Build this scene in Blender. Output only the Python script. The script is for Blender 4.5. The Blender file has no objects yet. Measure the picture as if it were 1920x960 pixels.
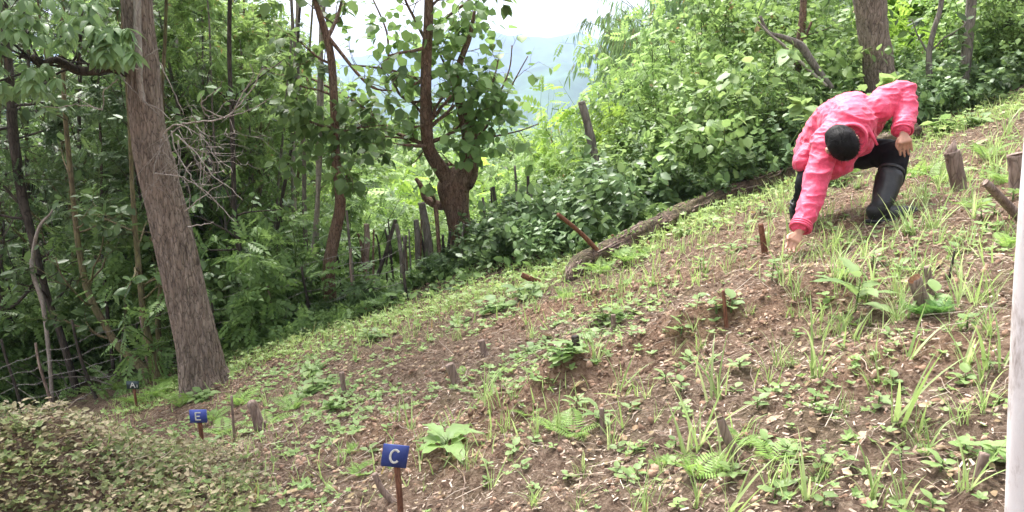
import bpy, math, random
import numpy as np
from mathutils import Vector, Matrix
sc = bpy.context.scene
R = math.radians
# ------------------------------------------------------------------ camera
F, PITCH = 1478.0, R(10.73)
cd = bpy.data.cameras.new('camera'); cam = bpy.data.objects.new('camera', cd); sc.collection.objects.link(cam)
cd.sensor_width = 36; cd.lens = 36*F/1920; cd.clip_start = .05; cd.clip_end = 20000
cam.location = (0, 0, 0); cam.rotation_euler = (R(90)-PITCH, 0, 0); sc.camera = cam
# ------------------------------------------------------------------ sky and sun
SUN_EL, SUN_AZ = R(62), R(-25)          # azimuth measured from +Y (view direction) towards +X
w = bpy.data.worlds.new('World'); sc.world = w; w.use_nodes = True
nt = w.node_tree; nt.nodes.clear()
sky = nt.nodes.new('ShaderNodeTexSky'); sky.sky_type = 'NISHITA'; sky.sun_disc = False
sky.sun_elevation = SUN_EL; sky.sun_rotation = SUN_AZ; sky.air_density = 1.0; sky.dust_density = 6.0; sky.ozone_density = 1
hs = nt.nodes.new('ShaderNodeHueSaturation'); hs.inputs['Saturation'].default_value = .22; hs.inputs['Value'].default_value = 1.0
bg = nt.nodes.new('ShaderNodeBackground'); bg.inputs[1].default_value = .15
wo = nt.nodes.new('ShaderNodeOutputWorld')
nt.links.new(sky.outputs[0], hs.inputs['Color']); nt.links.new(hs.outputs[0], bg.inputs[0]); nt.links.new(bg.outputs[0], wo.inputs[0])
sl = bpy.data.lights.new('sun', 'SUN'); sl.energy = 1.3; sl.angle = R(10); sl.color = (1, .965, .91)
so = bpy.data.objects.new('sun', sl); sc.collection.objects.link(so)
sd = Vector((math.sin(SUN_AZ)*math.cos(SUN_EL), math.cos(SUN_AZ)*math.cos(SUN_EL), math.sin(SUN_EL)))
so.rotation_euler = sd.to_track_quat('Z', 'Y').to_euler(); so.location = (0, 0, 30)
sc.view_settings.view_transform = 'Standard'; sc.view_settings.look = 'None'
sc.view_settings.exposure = 2.05; sc.view_settings.gamma = 1.0
sc.render.engine = 'CYCLES'
sc.cycles.max_bounces = 9; sc.cycles.diffuse_bounces = 5; sc.cycles.glossy_bounces = 2; sc.cycles.transmission_bounces = 4
sc.cycles.volume_bounces = 1; sc.cycles.use_denoising = True
# ------------------------------------------------------------------ helpers
rs = np.random.RandomState
CT, ST = math.cos(PITCH), math.sin(PITCH)
def ray(px, py):
    u, v = px-960.0, 480.0-py
    return np.array([u, F*CT+v*ST, -F*ST+v*CT])
def at(px, py, Y):
    d = ray(px, py); return d*Y/d[1]
def topx(p):
    x, y, z = p[0], p[1], p[2]
    dep = y*CT - z*ST; up = y*ST + z*CT
    return 960+F*x/dep, 480-F*up/dep
def hash3(ix, iy, iz):
    n = (ix*73856093) ^ (iy*19349663) ^ (iz*83492791)
    n = (n ^ (n >> 13))*1274126177 & 0x7fffffff
    return ((n ^ (n >> 16)) & 0xffff)/65535.0
def noise3(p):
    p = np.asarray(p, float); i = np.floor(p).astype(np.int64); f = p-i; f = f*f*(3-2*f)
    r = 0
    for a in (0, 1):
        for b in (0, 1):
            for c in (0, 1):
                wgt = (f[..., 0] if a else 1-f[..., 0])*(f[..., 1] if b else 1-f[..., 1])*(f[..., 2] if c else 1-f[..., 2])
                r = r+wgt*hash3(i[..., 0]+a, i[..., 1]+b, i[..., 2]+c)
    return r*2-1
def fbm(x, y, s, o=3, z=0.0):
    x = np.asarray(x, float); y = np.asarray(y, float); r = 0; a = 1.0
    for k in range(o):
        r = r+a*noise3(np.stack([x/s+17*k, y/s+31*k, np.zeros_like(x)+z+k*7], -1)); s *= .5; a *= .5
    return r
def sstep(a, b, x):
    t = np.clip((x-a)/(b-a), 0, 1); return t*t*(3-2*t)
# terrain height -----------------------------------------------------
BUMPS = [(-2.42, 3.45, .76, .6, .74), (-1.35, 3.0, .40, .4, .06), (-2.95, 4.2, .6, .6, .36)]
def HB(x, y):
    z = 0
    for a, b, c, d, h in BUMPS: z = z+h*np.exp(-((x-a)/c)**2-((y-b)/d)**2)
    return z
RIDGES = []     # dug earth ridges (p0, p1, width, height)
def segd(x, y, a, b):
    dx, dy = b[0]-a[0], b[1]-a[1]; L = dx*dx+dy*dy
    t = np.clip(((x-a[0])*dx+(y-a[1])*dy)/L, 0, 1)
    return np.hypot(x-a[0]-t*dx, y-a[1]-t*dy)
def H(x, y, detail=True):
    x = np.asarray(x, float); y = np.asarray(y, float)
    xs = 20*np.tanh(x/20)
    q = x/np.maximum(y, 3)
    z = -1.203+.344*xs-.0522*np.minimum(y, 60)
    wr = 1-sstep(.08, .36, q)
    wl = sstep(-.30, -.14, q)
    sl_ = (.10+.28*wl)*wr
    z = z-sl_*np.maximum(y-10.2, 0)*sstep(10.2, 13, y)
    z = np.maximum(z, -120+0*z)
    z = z+.05*fbm(x, y, 2.2, 2)*sstep(.5, 3, y)
    z = z+HB(x, y)
    for a, b, wd, h in RIDGES:
        d = segd(x, y, a, b)
        z = z+h*np.exp(-(d/wd)**2)*(1+.4*fbm(x, y, .25, 2, 3))
    return z
def Hd(x, y):
    n = fbm(x, y, .16, 3, 5); m = fbm(x, y, .045, 2, 9)
    k = fbm(x, y, .085, 2, 21); return H(x, y)+.020*n+(.014*m+.030*np.maximum(k, 0)**1.5-.012*np.abs(k))*(1-sstep(8, 11, y))
def gnd(px, py, dz=0):
    d = ray(px, py); d = d/d[1]; Y = np.arange(1.0, 40, .1); k = np.argmax(d[2]*Y <= H(d[0]*Y, Y))
    Y = np.linspace(Y[max(k-1, 0)], Y[k], 21); k = np.argmax(d[2]*Y <= H(d[0]*Y, Y)+1e-5); return d*Y[k]
def gcol(px, Y):
    z = -1.0
    for k in range(4): x = (px-960)/F*(Y*CT-z*ST); z = float(H(x, Y))
    return np.array([x, Y, z])
def g2(px, py): p = gnd(px, py); return (p[0], p[1])
RIDGES += [(g2(930, 775), g2(1080, 715), .14, .07), (g2(1080, 715), g2(1260, 640), .16, .08), (g2(1260, 640), g2(1500, 560), .2, .09),
           (g2(1500, 560), g2(1560, 520), .15, .05), (g2(1600, 700), g2(1840, 640), .12, .05), (g2(700, 800), g2(880, 850), .10, .03), (g2(1000, 590), g2(1300, 520), .15, .05)]
# mesh builder ---------------------------------------------------------
class MB:
    def __init__(s): s.v = []; s.q = []; s.t = []; s.n = 0
    def add(s, v, q=None, t=None):
        v = np.asarray(v, float).reshape(-1, 3)
        if q is not None and len(q): s.q.append(np.asarray(q, np.int64).reshape(-1, 4)+s.n)
        if t is not None and len(t): s.t.append(np.asarray(t, np.int64).reshape(-1, 3)+s.n)
        s.v.append(v); s.n += len(v)
    def mesh(s, name, smooth=False, mats=()):
        V = np.concatenate(s.v) if s.v else np.zeros((0, 3))
        Q = np.concatenate(s.q) if s.q else np.zeros((0, 4), np.int64)
        T = np.concatenate(s.t) if s.t else np.zeros((0, 3), np.int64)
        me = bpy.data.meshes.new(name)
        me.vertices.add(len(V)); me.vertices.foreach_set('co', V.astype(np.float32).ravel())
        idx = np.concatenate([Q.ravel(), T.ravel()]).astype(np.int32)
        me.loops.add(len(idx)); me.loops.foreach_set('vertex_index', idx)
        me.polygons.add(len(Q)+len(T))
        st = np.concatenate([np.arange(len(Q))*4, len(Q)*4+np.arange(len(T))*3]).astype(np.int32)
        me.polygons.foreach_set('loop_start', st)
        if smooth: me.polygons.foreach_set('use_smooth', np.ones(len(st), bool))
        me.update(calc_edges=True)
        for m in mats: me.materials.append(m)
        return me
def link(name, me, parent=None, loc=None):
    o = bpy.data.objects.new(name, me); sc.collection.objects.link(o)
    if parent is not None: o.parent = parent
    if loc is not None: o.location = loc
    return o
def obj(name, mb, mat, parent=None, smooth=False):
    return link(name, mb.mesh(name, smooth, [mat] if mat else []), parent)
def tag(o, label=None, cat=None, group=None, kind=None):
    if label: o['label'] = label
    if cat: o['category'] = cat
    if group: o['group'] = group
    if kind: o['kind'] = kind
    return o
def empty(name, loc=(0, 0, 0)):
    o = bpy.data.objects.new(name, None); o.empty_display_size = .1; sc.collection.objects.link(o); o.location = loc; return o
def copy_tree(o, loc, rz=0, s=1, tilt=(0, 0)):
    c = o.copy(); sc.collection.objects.link(c)
    c.location = tuple(loc); c.rotation_euler = (tilt[0], tilt[1], rz); c.scale = (s, s, s) if np.isscalar(s) else s
    for k in [k for k in sc.collection.objects if k.parent == o]:
        d = k.copy(); sc.collection.objects.link(d); d.parent = c
    return c
KIDS = {}
def dup(o, loc, rz=0, s=1, tilt=(0, 0)):
    if o.name not in KIDS: KIDS[o.name] = [k for k in sc.collection.objects if k.parent == o]
    c = o.copy(); sc.collection.objects.link(c)
    c.location = tuple(loc); c.rotation_euler = (tilt[0], tilt[1], rz); c.scale = (s, s, s) if np.isscalar(s) else s
    for k in KIDS[o.name]:
        d = k.copy(); sc.collection.objects.link(d); d.parent = c
    return c
def nrm(a): a = np.asarray(a, float); return a/np.maximum(np.linalg.norm(a, axis=-1, keepdims=True), 1e-9)
def tube(mb, pts, rad, n=8, noise=0., freq=(3, 2), seed=0, cap=True, fur=None):
    pts = np.asarray(pts, float); rad = np.asarray(rad, float); m = len(pts)
    T = nrm(np.gradient(pts, axis=0)); ref = np.array([0, 0, 1.]) if abs(T[0][2]) < .9 else np.array([0, 1., 0])
    U = np.zeros_like(pts); u = nrm(np.cross(T[0], ref))
    for i in range(m):
        u = nrm(u-T[i]*np.dot(u, T[i])); U[i] = u
    W = np.cross(T, U)
    a = np.arange(n)*2*math.pi/n
    ca, sa = np.cos(a), np.sin(a)
    L = np.concatenate([[0], np.cumsum(np.linalg.norm(np.diff(pts, axis=0), axis=1))])
    r = rad[:, None]*np.ones(n)[None]
    if noise:
        g = np.stack([ca[None]*freq[0]+0*L[:, None], sa[None]*freq[0]+0*L[:, None], L[:, None]*freq[1]+0*ca[None]], -1)+seed*13.7
        r = r*(1+noise*(noise3(g)+.5*noise3(g*2.1+5)))
    if fur is not None: r = r*(1+fur(a[None]+0*L[:, None], L[:, None]+0*a[None]))
    V = pts[:, None]+r[..., None]*(ca[None, :, None]*U[:, None]+sa[None, :, None]*W[:, None])
    i = np.arange(m-1)[:, None]*n; j = np.arange(n)[None]; j2 = (j+1) % n
    q = np.stack([i+j, i+j2, i+n+j2, i+n+j], -1).reshape(-1, 4)
    V = V.reshape(-1, 3); t = []
    if cap:
        V = np.concatenate([V, pts[:1], pts[-1:]]); b = m*n
        for k in range(n):
            t.append((b, (k+1) % n, k)); t.append((b+1, (m-1)*n+k, (m-1)*n+(k+1) % n))
    mb.add(V, q, t if t else None)
def spline(pts, n, vals=None):
    """Catmull-Rom resample; pts (m,k)"""
    P = np.asarray(pts, float); m = len(P)
    t = np.linspace(0, m-1, n); i = np.clip(np.floor(t).astype(int), 0, m-2); f = (t-i)[:, None]
    p0 = P[np.maximum(i-1, 0)]; p1 = P[i]; p2 = P[i+1]; p3 = P[np.minimum(i+2, m-1)]
    return .5*((2*p1)+(-p0+p2)*f+(2*p0-5*p1+4*p2-p3)*f**2+(-p0+3*p1-3*p2+p3)*f**3)
# leaf templates : base at origin, axis +Y, up +Z ----------------------
def T_leaf(wd=.27, fold=.07, droop=.08):
    v = [(0, 0, 0), (0, .38, .02), (0, 1, -droop), (-wd, .28, fold), (-wd*.85, .66, fold-droop*.5), (wd, .28, fold), (wd*.85, .66, fold-droop*.5)]
    return np.array(v), np.array([(1, 2, 4, 3), (1, 5, 6, 2)]), np.array([(0, 1, 3), (0, 5, 1)])
def T_simple(wd=.25, fold=.06):
    v = [(0, 0, 0), (-wd, .3, fold), (-wd*.8, .68, fold*.6), (0, 1, -.05), (wd*.8, .68, fold*.6), (wd, .3, fold)]
    return np.array(v), np.array([(0, 3, 2, 1), (0, 5, 4, 3)]), None
def T_big(wd=.3, fold=.05, droop=.25, heart=False, seg=7, wave=.02):
    ys = np.linspace(0, 1, seg+1); 
    prof = np.sin(np.pi*np.clip(ys, 0, 1)**(.62 if heart else .8))**.8*wd; prof[-1] = 0.0; prof[0] = wd*.12 if not heart else wd*.3
    v = []; zc = -droop*ys**2
    for k, y in enumerate(ys):
        back = -.08 if heart and k == 0 else 0
        for s, kx in ((-1, 1.), (-1, .5), (0, 0), (1, .5), (1, 1.)):
            wv = wave*math.sin(k*2.3+s*2)*(kx)
            v.append((s*kx*prof[k], y+back*(kx > .6), zc[k]+fold*kx*prof[k]/wd+wv))
    q = []
    for k in range(seg):
        for c in range(4):
            a = k*5+c; q.append((a, a+1, a+6, a+5))
    return np.array(v), np.array(q), None
def T_sprig(n=5, wd=.12, ll=.42, tip=True, fold=.0):
    """small compound leaf: pairs of leaflets on a rachis; each leaflet one quad"""
    v = []; q = []
    for k in range(n):
        y = .12+.8*k/n; L = ll*(1-.35*abs(k/(n-1)-.45)*1.6)
        for s in (-1, 1):
            b = np.array([0, y, -.12*y*y]); d = nrm([s*1., .55, -.15]); p = np.array([-d[1], d[0], 0])*wd*.5
            o = len(v)
            for c in (b, b+d*L*.45+p*s+(0, 0, .02), b+d*L+(0, 0, -.03), b+d*L*.45-p*s+(0, 0, .02)): v.append(c)
            q.append((o, o+1, o+2, o+3) if s < 0 else (o, o+3, o+2, o+1))
    o = len(v); b = np.array([0, .9, -.1])
    for c in (b, b+(-wd*.5, ll*.4, 0), b+(0, ll*.9, -.08), b+(wd*.5, ll*.4, 0)): v.append(c)
    q.append((o, o+3, o+2, o+1))
    return np.array(v), np.array(q), None
def T_blade(seg=5, wd=.03, bend=1.1, twist=0):
    v = []; x = z = 0.; a = math.pi/2-.12; q = []
    for k in range(seg+1):
        ww = wd*(1-(k/seg)**1.6)*.5+.0008
        v += [(-ww, x, z), (ww, x, z)]
        x += math.cos(a)/seg; z += math.sin(a)/seg; a -= bend/seg*(.4+1.2*k/seg)
        if k: q.append((2*k-2, 2*k-1, 2*k+1, 2*k))
    return np.array(v), np.array(q), None
def frames(axis, up=None, rng=None, jit=.4):
    Y = nrm(axis); n = len(Y)
    U = np.tile([0, 0, 1.], (n, 1)) if up is None else up
    if rng is not None: U = U+rng.normal(size=(n, 3))*jit
    X = nrm(np.cross(Y, U)); Z = np.cross(X, Y)
    return np.stack([X, Y, Z], -1)          # columns
def inst(mb, tpl, pos, axis, size, rng=None, jit=.4, up=None, wid=None):
    v, q, t = tpl; pos = np.asarray(pos, float); n = len(pos)
    if n == 0: return
    Fm = frames(np.asarray(axis, float), up, rng, jit)
    size = np.broadcast_to(np.asarray(size, float), (n,))
    vv = np.einsum('nij,mj->nmi', Fm, v)*size[:, None, None]+pos[:, None]
    m = len(v); off = (np.arange(n)*m)[:, None, None]
    mb.add(vv, (q[None]+off).reshape(-1, 4) if q is not None else None, (t[None]+off).reshape(-1, 3) if t is not None else None)
# ------------------------------------------------------------------ materials
def newmat(name):
    m = bpy.data.materials.new(name); m.use_nodes = True; nt = m.node_tree
    b = nt.nodes['Principled BSDF']; return m, nt, b
def N(nt, t, **k):
    n = nt.nodes.new(t)
    for a, v in k.items():
        if a in ('inputs',):
            for i, x in v.items(): n.inputs[i].default_value = x
        else: setattr(n, a, v)
    return n
def ramp(nt, fac, cols, interp='LINEAR'):
    r = nt.nodes.new('ShaderNodeValToRGB'); r.color_ramp.interpolation = interp
    e = r.color_ramp.elements
    while len(e) < len(cols): e.new(.5)
    for i, (p, c) in enumerate(cols): e[i].position = p; e[i].color = (*c, 1)
    nt.links.new(fac, r.inputs[0]); return r.outputs[0]
def mixc(nt, f, a, b, mode='MIX'):
    m = nt.nodes.new('ShaderNodeMix'); m.data_type = 'RGBA'; m.blend_type = mode
    for s, v in ((m.inputs[0], f), (m.inputs[6], a), (m.inputs[7], b)):
        if hasattr(v, 'links'): nt.links.new(v, s)
        else: s.default_value = v if not isinstance(v, tuple) else (*v, 1)
    return m.outputs[2]
def noise_(nt, scale, detail=4, rough=.6, vec=None, dist=0):
    n = N(nt, 'ShaderNodeTexNoise'); n.inputs['Scale'].default_value = scale; n.inputs['Detail'].default_value = detail
    n.inputs['Roughness'].default_value = rough; n.inputs['Distortion'].default_value = dist
    if vec is not None: nt.links.new(vec, n.inputs['Vector'])
    return n.outputs[0]
def objvec(nt, sx=1, sy=1, sz=1, kind='Object'):
    tc = N(nt, 'ShaderNodeTexCoord'); mp = N(nt, 'ShaderNodeMapping'); mp.inputs['Scale'].default_value = (sx, sy, sz)
    nt.links.new(tc.outputs[kind], mp.inputs[0]); return mp.outputs[0]
def bump(nt, b, h, strength=.5, dist=.01):
    n = N(nt, 'ShaderNodeBump'); n.inputs['Strength'].default_value = strength; n.inputs['Distance'].default_value = dist
    nt.links.new(h, n.inputs['Height']); nt.links.new(n.outputs[0], b.inputs['Normal'])
def leafmat(name, cols, trans=.42, rough=.45, gloss=.35, obvar=.35, dead=0.0):
    m, nt, b = newmat(name)
    geo = N(nt, 'ShaderNodeNewGeometry'); oi = N(nt, 'ShaderNodeObjectInfo')
    k = len(cols); c = ramp(nt, geo.outputs['Random Per Island'], [(i/(k-1), x) for i, x in enumerate(cols)])
    if dead: 
        gt = N(nt, 'ShaderNodeMath', operation='GREATER_THAN', inputs={1: 1-dead})
        fr = N(nt, 'ShaderNodeMath', operation='FRACT'); ml = N(nt, 'ShaderNodeMath', operation='MULTIPLY', inputs={1: 37.3})
        nt.links.new(geo.outputs['Random Per Island'], ml.inputs[0]); nt.links.new(ml.outputs[0], fr.inputs[0]); nt.links.new(fr.outputs[0], gt.inputs[0])
        c = mixc(nt, gt.outputs[0], c, (.22, .15, .05))
    h = N(nt, 'ShaderNodeHueSaturation'); nt.links.new(c, h.inputs['Color'])
    mr = N(nt, 'ShaderNodeMapRange'); nt.links.new(oi.outputs['Random'], mr.inputs[0]); mr.inputs[3].default_value = 1-obvar; mr.inputs[4].default_value = 1+obvar
    nt.links.new(mr.outputs[0], h.inputs['Value'])
    nz = noise_(nt, 2.2, 2, .5, objvec(nt)); hz = N(nt, 'ShaderNodeHueSaturation', inputs={'Hue': .492, 'Saturation': .92, 'Value': 1.26}); nt.links.new(h.outputs[0], hz.inputs['Color']); c2 = mixc(nt, .25, hz.outputs[0], ramp(nt, nz, [(.3, (.05, .09, .03)), (.7, (.20, .30, .07))]))
    b.inputs['Roughness'].default_value = rough; b.inputs['Specular IOR Level'].default_value = gloss
    nt.links.new(c2, b.inputs['Base Color'])
    tr = N(nt, 'ShaderNodeBsdfTranslucent'); tc = N(nt, 'ShaderNodeHueSaturation', inputs={'Hue': .488, 'Saturation': 1.0, 'Value': 1.3}); nt.links.new(c2, tc.inputs['Color']); nt.links.new(tc.outputs[0], tr.inputs[0])
    mx = N(nt, 'ShaderNodeMixShader', inputs={0: trans}); nt.links.new(b.outputs[0], mx.inputs[1]); nt.links.new(tr.outputs[0], mx.inputs[2])
    nt.links.new(mx.outputs[0], nt.nodes['Material Output'].inputs[0]); return m
G = {}
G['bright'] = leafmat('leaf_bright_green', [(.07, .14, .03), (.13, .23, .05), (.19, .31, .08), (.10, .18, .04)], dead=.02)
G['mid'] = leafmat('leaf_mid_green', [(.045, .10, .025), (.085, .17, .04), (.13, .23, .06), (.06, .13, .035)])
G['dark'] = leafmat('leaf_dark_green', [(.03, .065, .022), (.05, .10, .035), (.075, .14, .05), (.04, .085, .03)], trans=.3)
G['blue'] = leafmat('leaf_bluish_green', [(.06, .12, .045), (.09, .17, .06), (.13, .22, .085), (.07, .13, .05)], trans=.3, gloss=.5)
G['bamboo'] = leafmat('leaf_bamboo', [(.07, .14, .05), (.11, .20, .07), (.15, .25, .09), (.08, .15, .06)], dead=.05)
G['yellow'] = leafmat('leaf_yellow_green', [(.15, .30, .02), (.21, .38, .03), (.25, .42, .04), (.14, .26, .02)], trans=.5)
G['pale'] = leafmat('leaf_pale_green', [(.12, .23, .05), (.17, .29, .07), (.22, .35, .10), (.14, .24, .07)])
G['grass'] = leafmat('leaf_grass', [(.16, .27, .06), (.22, .34, .09), (.28, .40, .13), (.33, .40, .17)], obvar=.25, dead=.04)
G['fern'] = leafmat('leaf_fern', [(.12, .26, .03), (.17, .32, .05), (.20, .36, .06), (.14, .27, .04)], obvar=.2)
G['herb'] = leafmat('leaf_herb', [(.12, .22, .06), (.17, .28, .08), (.23, .34, .11), (.15, .24, .08)], obvar=.2)
G['olive'] = leafmat('leaf_olive', [(.10, .13, .05), (.16, .17, .08), (.13, .19, .06), (.20, .17, .10)], obvar=.1, gloss=.2)
G['mulch'] = leafmat('leaf_mulch', [(.10, .07, .045), (.18, .12, .075), (.27, .20, .13), (.13, .14, .06)], trans=.15, obvar=.1, gloss=.2)
G['deadleaf'] = leafmat('leaf_dead', [(.18, .10, .055), (.28, .175, .105), (.40, .28, .18), (.22, .115, .06)], trans=.15, obvar=.1, gloss=.2)
def barkmat(name, c1, c2, c3, vs=(18, 18, 4), bs=.6, dist=.015, rough=.9, patch=None, warp=.25):
    m, nt, b = newmat(name); v = objvec(nt, *vs)
    wn = N(nt, 'ShaderNodeTexNoise'); wn.inputs['Scale'].default_value = .55; wn.inputs['Detail'].default_value = 5; nt.links.new(v, wn.inputs['Vector'])
    va = N(nt, 'ShaderNodeVectorMath', operation='MULTIPLY_ADD'); nt.links.new(wn.outputs['Color'], va.inputs[0]); va.inputs[1].default_value = (warp*4,)*3; nt.links.new(v, va.inputs[2]); v = va.outputs[0]
    n1 = noise_(nt, 1, 5, .65, v, .6); n2 = noise_(nt, 2.5, 4, .6, objvec(nt, 1.3, 1.3, 1.3))
    vo = N(nt, 'ShaderNodeTexVoronoi', feature='DISTANCE_TO_EDGE'); nt.links.new(v, vo.inputs[0]); vo.inputs['Scale'].default_value = 1.2
    c = ramp(nt, n1, [(.28, c1), (.5, c2), (.72, c3)])
    c = mixc(nt, ramp(nt, n2, [(.45, (0, 0, 0)), (.7, (.6, .6, .6))]), c, patch if patch else c3)
    c = mixc(nt, ramp(nt, vo.outputs[0], [(0, (.8, .8, .8)), (.09, (0, 0, 0))]), c, c1)
    nt.links.new(c, b.inputs['Base Color']); b.inputs['Roughness'].default_value = rough; b.inputs['Specular IOR Level'].default_value = .25
    ad = N(nt, 'ShaderNodeMath', operation='ADD'); nt.links.new(n1, ad.inputs[0]); mi = N(nt, 'ShaderNodeMath', operation='MINIMUM', inputs={1: .2}); nt.links.new(vo.outputs[0], mi.inputs[0]); nt.links.new(mi.outputs[0], ad.inputs[1])
    bump(nt, b, ad.outputs[0], bs, dist); return m
B = {}
B['big'] = barkmat('bark_furrowed', (.06, .045, .035), (.23, .18, .145), (.40, .33, .275), (34, 34, 7), 1.0, .03, patch=(.32, .24, .19), warp=.5)
B['red'] = barkmat('bark_reddish', (.05, .028, .02), (.175, .105, .072), (.31, .21, .155), (30, 30, 9), 1.0, .03, patch=(.17, .13, .10))
B['grey'] = barkmat('bark_grey', (.07, .06, .05), (.15, .13, .11), (.27, .24, .21), (22, 22, 5))
B['dark'] = barkmat('bark_dark', (.02, .017, .014), (.055, .045, .037), (.11, .09, .075), (22, 22, 5))
B['moss'] = barkmat('bark_mossy', (.06, .045, .03), (.15, .12, .07), (.22, .19, .10), (20, 20, 5), patch=(.12, .15, .05))
B['twig'] = barkmat('bark_pale_twig', (.16, .13, .11), (.28, .24, .21), (.42, .38, .34), (40, 40, 10), .4, .004)
B['log'] = barkmat('bark_rotten_log', (.035, .025, .018), (.10, .068, .05), (.20, .135, .095), (14, 14, 14), 1, .03, patch=(.10, .10, .04))
B['stump'] = barkmat('wood_weathered', (.10, .07, .055), (.22, .16, .13), (.36, .28, .23), (30, 30, 6), .7, .01)
B['stake'] = barkmat('wood_brown_stake', (.07, .03, .02), (.16, .07, .04), (.26, .13, .08), (60, 60, 12), .5, .003)
G['poll'] = leafmat('leaf_fresh_green', [(.06, .13, .035), (.10, .19, .05), (.15, .26, .08), (.08, .15, .04)], trans=.5)
B['cut'] = barkmat('wood_fresh_cut', (.35, .14, .09), (.50, .26, .17), (.60, .38, .26), (40, 40, 40), .3, .003)
B['green'] = barkmat('stem_green', (.05, .08, .03), (.09, .14, .04), (.15, .2, .07), (40, 40, 10), .2, .002)
m, nt, b = newmat('bark_white'); b.inputs['Roughness'].default_value = .8; _v = objvec(nt, 30, 30, 9); _n = noise_(nt, 1, 6, .7, _v, .3); nt.links.new(ramp(nt, _n, [(.30, (.16, .12, .10)), (.40, (.46, .40, .37)), (.50, (.66, .61, .59)), (.8, (.74, .71, .69))]), b.inputs['Base Color']); bump(nt, b, _n, .4, .004); B['white'] = m
def soilmat():
    m, nt, b = newmat('soil'); v = objvec(nt)
    n1 = noise_(nt, 3.2, 8, .68, v, .4); n2 = noise_(nt, 30, 8, .75, v, .8); n3 = noise_(nt, 110, 4, .75, v)
    c = ramp(nt, n2, [(.34, (.055, .035, .025)), (.46, (.15, .098, .068)), (.56, (.26, .185, .132)), (.70, (.46, .36, .275))])
    rd = ramp(nt, n2, [(.34, (.085, .043, .026)), (.47, (.24, .138, .088)), (.68, (.46, .31, .21))])
    at_ = N(nt, 'ShaderNodeAttribute', attribute_name='dug'); 
    mm = N(nt, 'ShaderNodeMath', operation='MULTIPLY'); nt.links.new(at_.outputs['Fac'], mm.inputs[0]); nt.links.new(ramp(nt, n1, [(.32, (.15, .15, .15)), (.62, (1, 1, 1))]), mm.inputs[1])
    c = mixc(nt, mm.outputs[0], c, rd)
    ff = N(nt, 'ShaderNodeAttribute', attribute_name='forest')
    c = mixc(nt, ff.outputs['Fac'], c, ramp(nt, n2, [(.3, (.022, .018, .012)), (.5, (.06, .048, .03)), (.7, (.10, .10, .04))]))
    c = mixc(nt, ramp(nt, n1, [(.5, (0, 0, 0)), (.75, (.35, .35, .35))]), c, (.10, .12, .045))
    nt.links.new(c, b.inputs['Base Color']); b.inputs['Roughness'].default_value = .95; b.inputs['Specular IOR Level'].default_value = .15
    ad = N(nt, 'ShaderNodeMath', operation='ADD'); nt.links.new(n2, ad.inputs[0]); m3 = N(nt, 'ShaderNodeMath', operation='MULTIPLY', inputs={1: .4}); nt.links.new(n3, m3.inputs[0]); nt.links.new(m3.outputs[0], ad.inputs[1])
    bump(nt, b, ad.outputs[0], 1.0, .05); return m
SOIL = soilmat()
def flatmat(name, col, rough=.6, spec=.4, nz=0, sc_=20, bs=0):
    m, nt, b = newmat(name); b.inputs['Roughness'].default_value = rough; b.inputs['Specular IOR Level'].default_value = spec
    n = noise_(nt, sc_, 4, .6, objvec(nt)); c = tuple(col)
    nt.links.new(ramp(nt, n, [(.3, tuple(x*(1-nz) for x in c)), (.7, tuple(min(1, x*(1+nz)) for x in c))]), b.inputs['Base Color'])
    if bs: bump(nt, b, n, bs, .01)
    return m
# ------------------------------------------------------------------ ground
def axis_grid(lo, hi, step, far, grow=1.09):
    a = list(np.arange(lo, hi, step)); s = step
    x = hi
    while x < far: a.append(x); s *= grow; x += s
    a.append(far); return a
xr = axis_grid(0, 4.2, .03, 9000, 1.10); xs_ = np.array(sorted(set([-v for v in axis_grid(0, 4.5, .03, 9000, 1.10)]+xr)))
ys_ = np.array([-60, -20, -8, -3, -1, 0, .4]+axis_grid(.8, 8.6, .03, 9000, 1.08))
X, Y = np.meshgrid(xs_, ys_); Z = Hd(X, Y)
nx, ny = len(xs_), len(ys_)
i = np.arange(ny-1)[:, None]*nx; j = np.arange(nx-1)[None]
q = np.stack([i+j, i+j+1, i+nx+j+1, i+nx+j], -1).reshape(-1, 4)
mb = MB(); mb.add(np.stack([X, Y, Z], -1).reshape(-1, 3), q)
ground = obj('ground', mb, SOIL, smooth=True); tag(ground, kind='structure')
dug = np.zeros(X.shape)
for a, b_, wd, h in RIDGES: dug = np.maximum(dug, np.exp(-(segd(X, Y, a, b_)/(wd*2.0))**2))
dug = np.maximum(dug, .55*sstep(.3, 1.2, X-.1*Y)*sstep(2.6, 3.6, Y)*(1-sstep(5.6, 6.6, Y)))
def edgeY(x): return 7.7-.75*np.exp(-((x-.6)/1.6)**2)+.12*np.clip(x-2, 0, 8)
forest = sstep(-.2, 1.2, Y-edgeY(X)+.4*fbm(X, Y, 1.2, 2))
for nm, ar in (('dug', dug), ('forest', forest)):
    A = ground.data.attributes.new(nm, 'FLOAT', 'POINT'); A.data.foreach_set('value', ar.ravel().astype(np.float32))
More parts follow.
